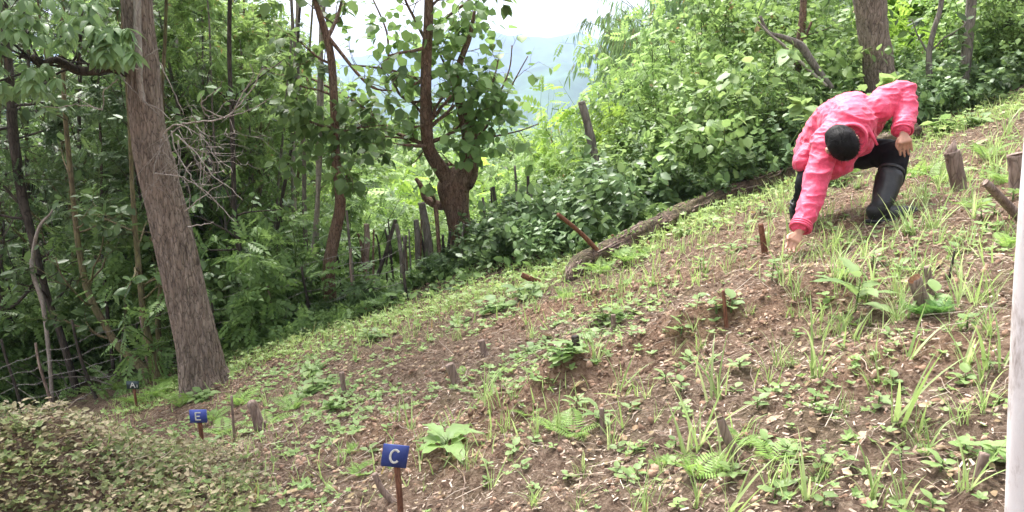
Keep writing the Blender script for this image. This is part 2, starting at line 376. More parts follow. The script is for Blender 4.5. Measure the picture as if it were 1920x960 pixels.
# distant hills ---------------------------------------------------------
def ridge(name, Yc, base, prof, depth, mat, amp, seed):
    th = np.linspace(-.75, .75, 260); rr = np.linspace(-1, 1, 40)
    TH, RR = np.meshgrid(th, rr); px = 960+F*np.tan(TH)
    py = np.interp(px, [p[0] for p in prof], [p[1] for p in prof]); top = (200-py)/F*Yc
    Yv = Yc+RR*depth; Xv = Yv*np.tan(TH)
    sh = np.cos(RR*math.pi/2)**.8
    nz = fbm(Xv, Yv, depth*.7, 5, seed)
    z = base+(top-base)*sh*(1+.10*nz)+amp*nz*sh
    m_, n_ = TH.shape; i = np.arange(m_-1)[:, None]*n_; j = np.arange(n_-1)[None]
    mb = MB(); mb.add(np.stack([Xv, Yv, z], -1).reshape(-1, 3), np.stack([i+j, i+j+1, i+n_+j+1, i+n_+j], -1).reshape(-1, 4))
    return tag(obj(name, mb, mat, smooth=True), kind='structure')
HM = flatmat('wooded_hillside', (.06, .10, .05), .9, .1, .6, .012)
ridge('distant_hills', 3000, -130, [(0, 120), (600, 118), (760, 100), (900, 88), (1000, 92), (1080, 84), (1150, 96), (1500, 110), (1920, 110)], 450, HM, 20, 1)
ridge('middle_hills', 1500, -130, [(0, 200), (650, 165), (720, 125), (800, 150), (900, 150), (960, 158), (1010, 138), (1060, 128), (1110, 146), (1150, 118), (1400, 120), (1920, 140)], 420, HM, 12, 2)
ridge('near_hills', 700, -130, [(0, 260), (650, 250), (800, 235), (940, 215), (1000, 225), (1100, 200), (1200, 190), (1920, 180)], 250, HM, 6, 3)
# haze --------------------------------------------------------------------
hb = MB(); lo = np.array([-4200, -80, -125.]); hi = np.array([4200, 3500, 330.])
lo[2] = -175
hb.add([(x, y, z) for x in (lo[0], hi[0]) for y in (lo[1], hi[1]) for z in (lo[2], hi[2])], [(0, 1, 3, 2), (4, 6, 7, 5), (0, 4, 5, 1), (2, 3, 7, 6), (0, 2, 6, 4), (1, 5, 7, 3)])
hm = bpy.data.materials.new('haze'); hm.use_nodes = True; hn = hm.node_tree; hn.nodes.clear()
pv = hn.nodes.new('ShaderNodeVolumePrincipled'); pv.inputs['Color'].default_value = (.46, .57, .84, 1); pv.inputs['Density'].default_value = .00031; pv.inputs['Anisotropy'].default_value = .1
ho = hn.nodes.new('ShaderNodeOutputMaterial'); hn.links.new(pv.outputs[0], ho.inputs['Volume'])
HAZE = obj('haze', hb, hm); tag(HAZE, kind='stuff', label='pale blue haze over the valley')
# ------------------------------------------------------------------ plant generators
def grow(rng, P, D, L, Rr, lvl, maxl, tubes, tips, nch=(5, 4, 3), up=.08, wander=.16, ang=(.5, 1.1), tmin=.3, shrink=(.5, .72), seg=5):
    P = np.array(P, float); d = nrm(D); pts = [P.copy()]
    for k in range(seg):
        d = nrm(d+rng.normal(size=3)*wander+np.array([0, 0, up])); P = P+d*L/seg; pts.append(P.copy())
    pts = np.array(pts); r1 = Rr*(.45 if lvl < maxl else .25); rad = np.linspace(Rr, r1, seg+1)
    tubes.append((pts, rad, 8 if lvl == 0 else (5 if lvl == 1 else 3)))
    if lvl >= maxl: tips.append(pts); return
    nc = nch[min(lvl, len(nch)-1)]
    for k in range(nc):
        t = tmin+(1-tmin)*(k+rng.rand())/nc; i = min(int(t*seg), seg-1); f = t*seg-i
        p = pts[i]*(1-f)+pts[i+1]*f; dd = nrm(pts[i+1]-pts[i]); az = rng.rand()*6.28; a = rng.uniform(*ang)
        s1 = nrm(np.cross(dd, rng.normal(size=3))); nd = dd*math.cos(a)+s1*math.sin(a)
        grow(rng, p, nd, L*rng.uniform(*shrink), max(.0025, (Rr+(r1-Rr)*t)*.55), lvl+1, maxl, tubes, tips, nch, up*.6, wander*1.1, ang, .2, shrink, max(3, seg-1))
    tips.append(pts[-3:])
def twig_leaves(mb, rng, tips, tpl, per, size, spread=.8, down=.35, jit=.45, along=.35, off=0.0):
    pos = []; ax = []
    for pts in tips:
        n = rng.poisson(per)
        if n == 0: continue
        t = (1-rng.rand(n)*.9)*(len(pts)-1); i = np.clip(t.astype(int), 0, len(pts)-2); f = (t-i)[:, None]
        p = pts[i]*(1-f)+pts[i+1]*f; d = nrm(pts[i+1]-pts[i])
        r = rng.normal(size=(n, 3)); r = nrm(r-d*np.sum(r*d, -1, keepdims=True))
        pos.append(p+r*off*rng.rand(n, 1)); ax.append(d*along+r*spread+np.array([0, 0, -down]))
    if pos:
        pos = np.concatenate(pos); ax = np.concatenate(ax)
        inst(mb, tpl, pos, ax, size*rng.uniform(.45, 1.35, len(pos)), rng, jit)
def put_tubes(mb, tubes, noise=.06):
    for k, (p, r, n) in enumerate(tubes): tube(mb, p, r, n, noise if n > 4 else 0, seed=k, cap=n > 4)
TEMPL = []
LN = T_leaf(.17, .05, .14); TLL = T_leaf(.36, .06, .1)
def template(o): TEMPL.append(o); return o
def top_of(o):
    n = len(o.data.vertices); c = np.empty(n*3, np.float32); o.data.vertices.foreach_get('co', c); return float(np.percentile(c[2::3], 98.5))
def make_tree(seed, name, height, rad, bark, leafm, tpl, lsize, per, crown0=.35, nch=(14, 5, 4), lean=.08, bl=.30, maxl=2, down=.35, up=.05, ang=(.7, 1.3), wander=.05):
    rng = rs(seed); root = empty(name); tb = []; tips = []
    k = 12; P = np.zeros(3); d = nrm([rng.normal()*lean, rng.normal()*lean, 1]); pts = [P.copy()-[0, 0, .25]]
    for s in range(k):
        d = nrm(d+np.append(rng.normal(size=2)*wander, .05)); P = P+d*height/k; pts.append(P.copy())
    pts = np.array(pts); rr = rad*(1-.8*np.linspace(0, 1, k+1)**1.1); rr[0] *= 1.35
    tb.append((spline(pts, 30), np.interp(np.linspace(0, k, 30), np.arange(k+1), rr), 10))
    for c in range(nch[0]):
        t = crown0+(1-crown0)*((c+rng.rand())/nch[0])**.9; x = min(t*k, k-.01); i = int(x); p = pts[i]*(1-x+i)+pts[i+1]*(x-i)
        az = c*2.4+rng.rand(); a = rng.uniform(*ang)*(1-.35*t); nd = np.array([math.cos(az)*math.sin(a), math.sin(az)*math.sin(a), math.cos(a)])
        L = height*bl*(1.15-.75*((t-crown0)/(1-crown0))**1.5)*rng.uniform(.7, 1.2)
        grow(rng, p, nd, L, max(.006, rr[i]*.4), 1, maxl, tb, tips, (0,)+nch[1:], up, .15)
    tips.append(pts[-3:])
    a = MB(); put_tubes(a, tb); obj('trunk', a, bark, root, True)
    l = MB(); twig_leaves(l, rng, tips, tpl, per, lsize, down=down); C_ = obj('crown', l, leafm, root)
    root['_h'] = top_of(C_); return template(root)
LS, LL, LB = T_simple(.27), T_leaf(.3), T_simple(.13)
SPR = T_sprig(5, .17, .42); SPR2 = T_sprig(7, .12, .30)
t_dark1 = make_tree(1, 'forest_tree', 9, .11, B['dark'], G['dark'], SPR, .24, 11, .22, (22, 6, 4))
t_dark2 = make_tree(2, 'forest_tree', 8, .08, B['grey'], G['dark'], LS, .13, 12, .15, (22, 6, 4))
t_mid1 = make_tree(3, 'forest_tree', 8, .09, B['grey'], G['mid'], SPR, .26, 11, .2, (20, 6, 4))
t_mid2 = make_tree(4, 'forest_tree', 7, .07, B['moss'], G['mid'], LS, .14, 11, .15, (20, 6, 4))
t_brt1 = make_tree(5, 'forest_tree', 6, .06, B['grey'], G['bright'], SPR, .26, 10, .12, (20, 5, 4))
t_brt2 = make_tree(6, 'forest_tree', 5, .06, B['moss'], G['bright'], LS, .15, 11, .1, (20, 5, 4))
t_sap = make_tree(7, 'sapling', 4, .025, B['dark'], G['mid'], LS, .11, 7, .15, (16, 4, 3), bl=.22)
t_sapd = make_tree(8, 'sapling', 5, .03, B['dark'], G['dark'], SPR, .2, 7, .3, (16, 4, 3), bl=.22, lean=.15)
t_pale = make_tree(9, 'forest_tree', 6, .07, B['grey'], G['pale'], SPR2, .28, 11, .1, (20, 6, 4))
def make_shrub(seed, name, h, nst, leafm, tpl, ls, per, spread=.5, lean=.35, stem='green', down=.25, lv=1, nch=(7,), rad=.010, along=.35):
    rng = rs(seed); root = empty(name); tb = []; tips = []
    for s in range(nst):
        az = rng.rand()*6.28; r = spread*math.sqrt(rng.rand()); ln = lean*rng.rand()
        grow(rng, (math.cos(az)*r, math.sin(az)*r, -.08), (math.cos(az)*ln, math.sin(az)*ln, 1), h*rng.uniform(.55, 1.05), rad, 0, lv, tb, tips, nch, .03, .1, (.5, 1.1), .2, (.25, .45), 6)
    a = MB(); put_tubes(a, tb, 0); obj('stem', a, B[stem], root, True)
    l = MB(); twig_leaves(l, rng, tips, tpl, per, ls, down=down, along=along); C_ = obj('foliage', l, leafm, root)
    root['_h'] = top_of(C_); return template(root)
s_broad = make_shrub(11, 'broadleaf_shrub', 2.2, 17, G['bright'], LL, .092, 12, .55, .4, lv=1, nch=(10,))
s_pale = make_shrub(111, 'broadleaf_shrub', 2.0, 15, G['pale'], TLL, .095, 11, .6, .5, lv=1, nch=(9,))
s_broad2 = make_shrub(12, 'broadleaf_shrub', 2.0, 16, G['mid'], LN, .12, 12, .6, .45, nch=(9,))
s_fine = make_shrub(13, 'leafy_bush', 1.8, 18, G['pale'], SPR, .17, 6, .6, .7, nch=(8,))
s_dark = make_shrub(14, 'leafy_bush', 1.5, 18, G['mid'], SPR, .18, 6, .7, .8, nch=(8,))
s_blue = make_shrub(15, 'broadleaf_weed', .8, 14, G['blue'], LL, .10, 11, .4, .8, nch=(5,), down=.15)
s_yel = make_shrub(16, 'yellow_green_bush', 1.3, 18, G['yellow'], SPR, .22, 7, .6, .6, nch=(7,))
s_big = make_shrub(171, 'large_leaved_shrub', 1.2, 12, G['herb'], TLL, .14, 8, .5, .7, nch=(5,), down=.4)
s_low = make_shrub(17, 'low_weed', .45, 10, G['mid'], LL, .09, 7, .3, .9, nch=(4,), rad=.004)
s_lowp = make_shrub(18, 'low_weed', .4, 10, G['herb'], LL, .09, 7, .28, .9, nch=(4,), rad=.004)
s_low2 = make_shrub(19, 'low_weed', .5, 12, G['dark'], SPR, .16, 6, .35, .9, nch=(4,), rad=.004)
def make_bamboo(seed, h, nc, spread):
    rng = rs(seed); root = empty('bamboo_clump'); a = MB(); tips = []
    for c in range(nc):
        az = rng.rand()*6.28; r = .5*math.sqrt(rng.rand()); x0 = np.array([math.cos(az)*r, math.sin(az)*r, -.2]); hh = h*rng.uniform(.55, 1.05)
        t = np.linspace(0, 1, 14)[:, None]; out = np.array([math.cos(az), math.sin(az), 0])*spread*rng.uniform(.5, 1.2)
        p = x0+t*np.array([0, 0, hh])*(1-.22*t**3)+out*t**2.4
        tube(a, p, np.linspace(.022, .005, 14), 5, cap=False)
        for k in range(34):
            u = rng.uniform(.12, 1); i = u*13; i0 = min(int(i), 12); q0 = p[i0]+(p[i0+1]-p[i0])*(i-i0)
            dd = nrm(np.append(rng.normal(size=2), rng.uniform(-.1, .6))); L = rng.uniform(.3, .8); s = np.linspace(0, 1, 5)[:, None]
            b = q0+dd*s*L+np.array([0, 0, -1])*s**2*L*.55
            tube(a, b, np.linspace(.004, .0015, 5), 3, cap=False); tips.append(b)
    obj('culm', a, B['green'], root, True)
    l = MB(); twig_leaves(l, rng, tips, T_simple(.085, .02), 17, .17, spread=.45, down=.75, along=.5, jit=.8, off=.08); C_ = obj('foliage', l, G['bamboo'], root)
    root['_h'] = top_of(C_); return template(root)
b1 = make_bamboo(21, 5.0, 24, 1.5); b2 = make_bamboo(22, 4.0, 20, 1.8)
def frond(mb, rng, base, az, L, el=1.1, bend=1.3, wd=.2, n=16, tpl=None):
    t = np.linspace(0, 1, n+1); a = el-bend*t; x = np.concatenate([[0], np.cumsum(np.cos(a[:-1]))])*L/n; z = np.concatenate([[0], np.cumsum(np.sin(a[:-1]))])*L/n
    o = np.array([math.cos(az), math.sin(az), 0]); side = np.array([-o[1], o[0], 0])
    P = base+x[:, None]*o+z[:, None]*np.array([0, 0, 1]); tube(mb, P, np.linspace(.003, .001, n+1), 3, cap=False)
    T = nrm(np.gradient(P, axis=0)); ps = []; ax = []; sz = []
    for k in range(2, n+1):
        w_ = wd*L*math.sin(math.pi*min(1, (k/n)**.75*.93+.05))*1.3
        for s in (-1, 1): ps.append(P[k]); ax.append(side*s+T[k]*.35+[0, 0, -.12]); sz.append(max(.012, w_))
    inst(mb, tpl or T_simple(.085, .0), ps, ax, np.array(sz), rng, .15, up=np.tile(np.cross(T[n//2], side)*np.sign(np.cross(T[n//2], side)[2]+1e-6), (len(ps), 1)))
def make_fern(seed, name, L, nf, mat=None, wd=.24):
    rng = rs(seed); mb = MB()
    for k in range(nf): frond(mb, rng, np.array([0, 0, -.01]), k*6.28/nf+rng.rand()*.6, L*rng.uniform(.7, 1.1), rng.uniform(.8, 1.3), rng.uniform(.7, 1.5), wd)
    o = obj(name, mb, mat or G['fern']); return template(o)
f1 = make_fern(31, 'fern', .26, 6); f2 = make_fern(32, 'fern', .3, 4); f3 = make_fern(33, 'fern', .22, 9)
f4 = make_fern(34, 'fern', .5, 9, G['mid']); f5 = make_fern(35, 'fern', .26, 12, leafmat('leaf_fern_dark', [(.04, .14, .02), (.07, .2, .03), (.09, .24, .04), (.05, .15, .02)]))
def make_tuft(seed, L, nb, wd, bend=(.5, 1.8), sp=.03):
    rng = rs(seed); mb = MB()
    for k in range(nb):
        az = rng.rand()*6.28; tl = rng.uniform(0, .5); c, s = math.cos(az), math.sin(az)
        v, q, _ = T_blade(6, wd*rng.uniform(.6, 1.2)/L, rng.uniform(*bend)); v = v*L*rng.uniform(.45, 1.05)
        y, z = v[:, 1]*math.cos(tl)+v[:, 2]*math.sin(tl), -v[:, 1]*math.sin(tl)+v[:, 2]*math.cos(tl)
        x = v[:, 0]; r = sp*math.sqrt(rng.rand()); a2 = rng.rand()*6.28
        mb.add(np.stack([x*c+y*s+math.cos(a2)*r, -x*s+y*c+math.sin(a2)*r, z-.012], -1), q)
    o = obj('grass_tuft', mb, G['grass']); return template(o)
tufts = [make_tuft(41, .2, 9, .009), make_tuft(42, .24, 13, .008), make_tuft(43, .15, 16, .006), make_tuft(44, .28, 7, .011, (.2, .9), .015), make_tuft(45, .2, 22, .006, (.8, 2.2), .05), make_tuft(46, .26, 11, .010, (.9, 2.3), .02), make_tuft(47, .17, 6, .008, (.2, .8), .012)]
def make_herb(seed, name, h, nl, ls, tpl, mat, stems=1, whorl=False, el=.5):
    rng = rs(seed); root = empty(name); a = MB(); pos = []; ax = []; sz = []
    for s in range(stems):
        az = rng.rand()*6.28; ln = 0 if stems == 1 else rng.uniform(.2, .6); b0 = np.array([math.cos(az)*.04, math.sin(az)*.04, -.02])*(stems > 1)
        p = b0+np.linspace(0, 1, 6)[:, None]*np.array([math.cos(az)*ln, math.sin(az)*ln, 1])*h*rng.uniform(.7, 1.1); tube(a, p, np.linspace(.006, .003, 6), 5)
        for k in range(nl):
            u = (.25+.75*(k+.5)/nl) if not whorl else rng.uniform(.75, 1); i = min(u*5, 4.99); q0 = p[int(i)]+(p[int(i)+1]-p[int(i)])*(i-int(i)); z = k*2.4+rng.rand()*.5
            e = el*(1.3 if k > nl*.7 else .8)+rng.normal()*.12; d = np.array([math.cos(z)*math.cos(e), math.sin(z)*math.cos(e), math.sin(e)])
            q1 = q0+d*ls*.18; tube(a, [q0, q1], [.002, .0015], 3); pos.append(q1); ax.append(d); sz.append(ls*rng.uniform(.65, 1.1))
    obj('stem', a, B['green'], root, True); l = MB(); inst(l, tpl, pos, ax, np.array(sz), rng, .15); obj('foliage', l, mat, root, True)
    return template(root)
h_big = make_herb(151, 'broadleaf_plant', .10, 10, .17, T_big(.25, .07, .45, wave=.05), G['pale'], whorl=False, el=.42)
h_lance = make_herb(52, 'lance_leaf_plant', .26, 11, .24, T_big(.15, .03, .22), G['herb'], el=.35)
h_heart = make_herb(53, 'heart_leaf_plant', .2, 6, .13, T_big(.45, .03, .3, True), G['herb'], 3, el=.3)
h_small = make_herb(54, 'broadleaf_seedling', .08, 6, .08, T_big(.33, .05, .2), G['herb'], el=.4)
h_small2 = make_herb(55, 'broadleaf_seedling', .05, 5, .06, T_big(.42, .05, .15), G['pale'], el=.3)
h_clump = make_herb(56, 'heart_leaf_plant', .17, 5, .11, T_big(.4, .03, .35, True), G['herb'], 8, el=.25)
THINGS = []      # (object, kind phrase, group) to be labelled at the end
def reg(o, phrase, cat, group, pp=None):
    o['category'] = cat; o['group'] = group; THINGS.append((o, phrase, group, pp)); return o
# ================================================================== section 2 : hero objects
def pxl(path, Ys, n=None):
    """pixel polyline with depth(s) -> world points"""
    if np.isscalar(Ys): Ys = [Ys]*len(path)
    return np.array([at(p[0], p[1], y) for p, y in zip(path, Ys)])
def hero(name, label, cat, base, group=None):
    r = empty(name, base); tag(r, label, cat, group); return r
def rel(o, base): o.location = (-base[0], -base[1], -base[2])
def hobj(name, mb, mat, root, smooth=True):
    o = obj(name, mb, mat, root, smooth); v = o.data; 
    co = np.empty(len(v.vertices)*3, np.float32); v.vertices.foreach_get('co', co); co = co.reshape(-1, 3)-np.array(root.location, np.float32)
    v.vertices.foreach_set('co', co.ravel()); v.update(); return o
# ---- big leaning tree
bp = gnd(386, 728); Yb = float(bp[1])
tr = hero('leaning_tree', 'big leaning tree with furrowed brown bark beside the wire fence', 'tree', bp)
pth = [(392, 765), (388, 735), (380, 705), (368, 640), (350, 560), (330, 470), (314, 400), (296, 330), (282, 270), (273, 200), (268, 120), (259, 40), (252, -40), (240, -160), (230, -320)]
wpx = [118, 106, 94, 84, 79, 77, 74, 70, 65, 62, 58, 56, 55, 48, 40]
P = pxl(pth, Yb); rad = np.array(wpx)/2/F*Yb*.95
Ps = spline(P, 220); rr = np.interp(np.linspace(0, len(P)-1, 220), np.arange(len(P)), rad)
def furrow(a, L):
    g = np.stack([np.cos(a)*5.5, np.sin(a)*5.5, L*2.6], -1); n = noise3(g*1.6)
    f = -.075*np.maximum(0, .28-np.abs(n))/.28
    lump = .075*noise3(np.stack([np.cos(a)*1.2, np.sin(a)*1.2, L*1.1], -1))
    roots = (.14+.24*np.cos(a*5+1))*np.exp(-L/.26)+.05*np.exp(-((L-2.35)/.16)**2)
    return f*(1-.35*sstep(1.6, 2.6, L))+lump+roots+.012*noise3(g*5)
a = MB(); tube(a, Ps, rr, 120, fur=furrow); trunk = hobj('trunk', a, B['big'], tr)
# broken stub bumps and the mossy side limb
a = MB(); lp = [(258, 134), (236, 132), (205, 126), (180, 131), (150, 133), (125, 122), (104, 112), (82, 118), (60, 104)]
tube(a, spline(pxl(lp, np.linspace(Yb, Yb-.5, 9)), 40), np.linspace(.055, .02, 40), 14, .18, seed=3, freq=(3, 12))
rng = rs(5); tb = []; tips_limb = []
for k in range(16):
    x = rng.uniform(-20, 235); y0 = 125 if x > 60 else 110; p = at(x, y0, Yb-.5+.5*x/260)
    grow(rng, p, (rng.uniform(-1, .4), rng.uniform(-.6, .6), rng.uniform(-.2, 1)), rng.uniform(.4, 1.0), .011, 1, 2, tb, tips_limb, (5, 4), .05, .2)
put_tubes(a, tb); hobj('limb', a, B['dark'], tr)
a = MB(); 
dead = [[(305, 258), (318, 240), (335, 233), (372, 228), (420, 221), (455, 190), (478, 160), (490, 132), (507, 128), (528, 116)], [(420, 221), (455, 212), (490, 195), (513, 178)],
 [(440, 205), (462, 165), (475, 140), (470, 120)], [(420, 221), (395, 210), (378, 195), (392, 180), (410, 165), (418, 152)], [(345, 233), (322, 250), (300, 278), (289, 310), (287, 352)],
 [(335, 233), (350, 240), (361, 253)], [(392, 221), (380, 205), (377, 175)], [(222, 148), (207, 160), (195, 172), (193, 205), (175, 200), (140, 182), (112, 178)], [(193, 206), (150, 196), (115, 200), (76, 201)],
 [(290, 325), (340, 332), (380, 355), (420, 395), (440, 415)], [(347, 395), (390, 360), (418, 345)], [(330, 250), (370, 290), (400, 330), (430, 352), (455, 375)], [(322, 245), (330, 285), (352, 320), (370, 350)],
 [(300, 118), (322, 165), (345, 215)], [(258, 130), (240, 118), (215, 85), (200, 60)], [(268, 190), (300, 205), (320, 225)], [(225, 140), (255, 175), (275, 195), (300, 215)], [(262, 115), (285, 98), (300, 92)], [(352, 425), (385, 420), (400, 418)]]
for k, d_ in enumerate(dead):
    Yk = Yb-.35+.25*math.sin(k*2.1); pp = spline(pxl(d_, np.linspace(Yb-.1 if k in (0, 4) else Yk, Yk-.15, len(d_))), 4*len(d_)); pp = pp+rng.normal(size=pp.shape)*.004
    tube(a, pp, np.linspace(.010 if k == 0 else .006, .0025, len(pp)), 5, .1, seed=k)
tb = []; tp = []
for k in range(42):
    x, y = rng.uniform(300, 440), rng.uniform(215, 330); p = at(x, y, Yb-.3)
    grow(rng, p, (rng.uniform(-.5, 1), rng.uniform(-.5, .5), rng.uniform(-1.2, .3)), rng.uniform(.2, .5), .0032, 1, 2, tb, tp, (3, 2), -.02, .3)
put_tubes(a, tb); hobj('dead_twigs', a, B['twig'], tr)
a = MB(); tube(a, spline(pxl([(256, -30), (257, 20), (258, 70), (261, 110), (262, 150), (268, 190)], Yb-.20), 40), np.linspace(.030, .022, 40), 10, .2, seed=8); hobj('vine_stem', a, B['twig'], tr)
# crown above frame and the near leaf sprays at upper left
a = MB(); tb = []; tp = []
topP = Ps[-1]
for k in range(16):
    az = k*2.4; grow(rng, Ps[-1-(k % 5)*9], (math.cos(az), math.sin(az), rng.uniform(.1, .8)), rng.uniform(1.5, 2.6), .04, 1, 3, tb, tp, (5, 4, 3), .03, .15)
put_tubes(a, tb); hobj('branches', a, B['dark'], tr)
a = MB(); twig_leaves(a, rng, tp, LL, 14, .16, down=.5)
hobj('crown', a, G['mid'], tr, False)
a = MB()
tpl_d = T_big(.23, .05, .35, seg=5)
pos = []; axx = []
for k in range(120):      # drooping whorls of leaves on the limb's spray
    x, y = (rng.uniform(-30, 110), rng.uniform(118, 175)) if k < 26 else ((rng.uniform(-30, 210), rng.uniform(-10, 85)) if k < 66 else (rng.uniform(180, 250), rng.uniform(50, 110)))
    c = at(x, y, Yb-.6+rng.uniform(-.4, .3)); n = 7
    for j in range(n):
        z = j*6.28/n+k; pos.append(c+rng.normal(size=3)*.01); axx.append([math.cos(z), math.sin(z), -.65+rng.normal()*.2])
inst(a, tpl_d, pos, np.array(axx), .125*rng.uniform(.7, 1.15, len(pos)), rng, .3)
hobj('hanging_leaves', a, G['blue'], tr, True)
# ---- tree in the centre left
def hero_tree(name, label, Y, trunk, wid, branches, leafcl, leafm, tpl, ls, per, bark, base_px, twigL=.5, fur_amp=.1, nseg=20, ntw=1.0, seed=1):
    rng = rs(seed); base = gcol(base_px, Y); r = hero(name, label, 'tree', base); a = MB()
    P = pxl(trunk, Y); P[0] = base-[0, 0, .1]; n = len(trunk)*8
    tube(a, spline(P, n), np.interp(np.linspace(0, len(P)-1, n), np.arange(len(P)), np.array(wid)/2/F*Y), nseg, fur_amp, (2.2, 3), seed=seed)
    tb = []; tp = []
    for path, w0, w1, nt in branches:
        pp = spline(pxl(path, np.linspace(Y, Y+rng.uniform(-.5, .5), len(path))), len(path)*6); L = len(pp)
        rr = np.linspace(w0, w1, L)/2/F*Y; tube(a, pp, rr, 12 if w0 > 12 else 6, .1 if w0 > 12 else .04, seed=L)
        for k in range(int(nt*ntw)):
            i = int(rng.uniform(.25, .99)*(L-1)); dd = nrm(pp[min(i+1, L-1)]-pp[max(i-1, 0)])
            grow(rng, pp[i], nrm(dd*.6+rng.normal(size=3)*.6+[0, 0, .1]), twigL*rng.uniform(.5, 1.2), max(.004, rr[i]*.4), 1, 2, tb, tp, (4, 3), .04, .18)
    put_tubes(a, tb); hobj('trunk', a, bark, r)
    l = MB(); twig_leaves(l, rng, tp, tpl, per, ls, down=.55, spread=.8)
    for (x, y, rx, ry, n_) in leafcl:     # extra leaf clusters in a lumpy volume round the branches
        m = int(n_*.62); q = rng.normal(size=(m, 3)); q = nrm(q)*(rng.rand(m, 1)**.5); c = at(x, y, Y+rng.uniform(-.25, .25))
        pos = c+q*np.array([rx/F*Y, rx/F*Y, ry/F*Y]); inst(l, tpl, pos, q*np.array([1, 1, .5])+[0, 0, -.5]+rng.normal(size=(m, 3))*.35, ls*rng.uniform(.6, 1.2, m), rng, .5)
    hobj('crown', l, leafm, r, False); return r
TL = T_leaf(.36, .06, .12)
hero_tree('slender_tree', 'slender reddish-barked tree with crooked trunk left of the pollarded tree', 8.9,
    [(622, 600), (621, 575), (616, 530), (618, 490), (628, 440), (638, 390), (636, 345), (630, 300), (628, 240), (626, 180), (622, 120), (613, 72), (600, 30), (588, -10), (570, -80)],
    [30, 26, 24, 24, 23, 20, 18, 17, 16, 15, 14, 14, 12, 10, 7],
    [([(613, 72), (625, 50), (636, 20), (645, -20)], 9, 4, 5), ([(608, 60), (640, 100), (672, 140), (700, 165), (735, 170)], 8, 3, 6), ([(622, 120), (600, 110), (575, 90), (555, 70)], 6, 2, 8), ([(628, 240), (600, 235), (570, 225), (540, 230)], 6, 2, 10),
     ([(630, 250), (670, 240), (720, 235)], 5, 2, 10), ([(636, 345), (650, 330), (665, 300)], 6, 2, 8), ([(626, 180), (600, 170), (560, 160), (530, 140)], 5, 2, 9), ([(616, 530), (600, 520), (580, 500)], 4, 2, 3)],
    [(600, 235, 55, 30, 120), (560, 200, 45, 40, 110), (640, 330, 30, 35, 80), (690, 250, 45, 25, 70), (650, 250, 30, 40, 70), (580, 110, 35, 30, 40), (550, 300, 40, 40, 60)], G['poll'], TL, .13, 2.6, B['red'], 622, .45, .09, 20, .8, seed=61)
hero_tree('pollarded_tree', 'thick pollarded tree with a knobbly crooked head and large leaves', 9.8,
    [(868, 505), (867, 480), (864, 440), (858, 400), (853, 372), (852, 352), (858, 338), (872, 322), (880, 300), (880, 255), (868, 210), (858, 170), (862, 120), (880, 70), (890, 20)],
    [52, 50, 46, 46, 56, 62, 52, 40, 34, 28, 22, 16, 12, 9, 5],
    [([(848, 356), (835, 330), (815, 300), (803, 275), (800, 235), (799, 180), (800, 110), (803, 40), (805, -60)], 30, 15, 16), ([(842, 378), (826, 385), (810, 380), (797, 370), (790, 350), (780, 335)], 22, 7, 2),
     ([(872, 345), (880, 330), (884, 310), (882, 280)], 34, 26, 2), ([(806, 275), (775, 262), (735, 245), (700, 215), (655, 185), (600, 155), (560, 138)], 8, 4, 8), ([(800, 148), (770, 145), (735, 132), (690, 125), (660, 122)], 7, 3, 6),
     ([(812, 285), (770, 262), (720, 255), (660, 240)], 6, 3, 6), ([(800, 190), (770, 190), (745, 170), (730, 120), (725, 60), (700, 0)], 7, 3, 7), ([(803, 150), (830, 130), (850, 100), (870, 60), (900, 20)], 8, 3, 12), ([(885, 260), (910, 240), (935, 180), (955, 130), (960, 85)], 6, 2, 4),
     ([(880, 290), (915, 250), (945, 190), (965, 150), (990, 105)], 5, 2, 3), ([(885, 262), (930, 255), (975, 245), (1010, 232)], 5, 2, 3), ([(878, 230), (860, 180), (838, 130), (820, 90)], 8, 3, 10), ([(884, 240), (905, 190), (925, 150), (935, 110)], 6, 2, 8), ([(800, 80), (780, 40), (760, 0), (750, -40)], 7, 3, 9), ([(803, 60), (840, 30), (880, 0), (900, -30)], 7, 3, 9)],
    [(890, 170, 55, 50, 190), (905, 225, 60, 35, 150), (870, 275, 40, 30, 80), (850, 120, 40, 50, 90), (800, 60, 60, 50, 110), (880, 40, 60, 40, 120), (740, 60, 50, 50, 80), (740, 215, 50, 25, 60), (770, 240, 35, 25, 50), (950, 200, 30, 35, 45), (930, 275, 25, 15, 20), (760, 150, 30, 30, 30), (865, 320, 18, 16, 18), (640, 170, 40, 25, 35), (830, 200, 26, 40, 45)], G['poll'], T_leaf(.42, .05, .15), .135, 1.7, B['red'], 868, .5, .12, 40, .75, seed=62)
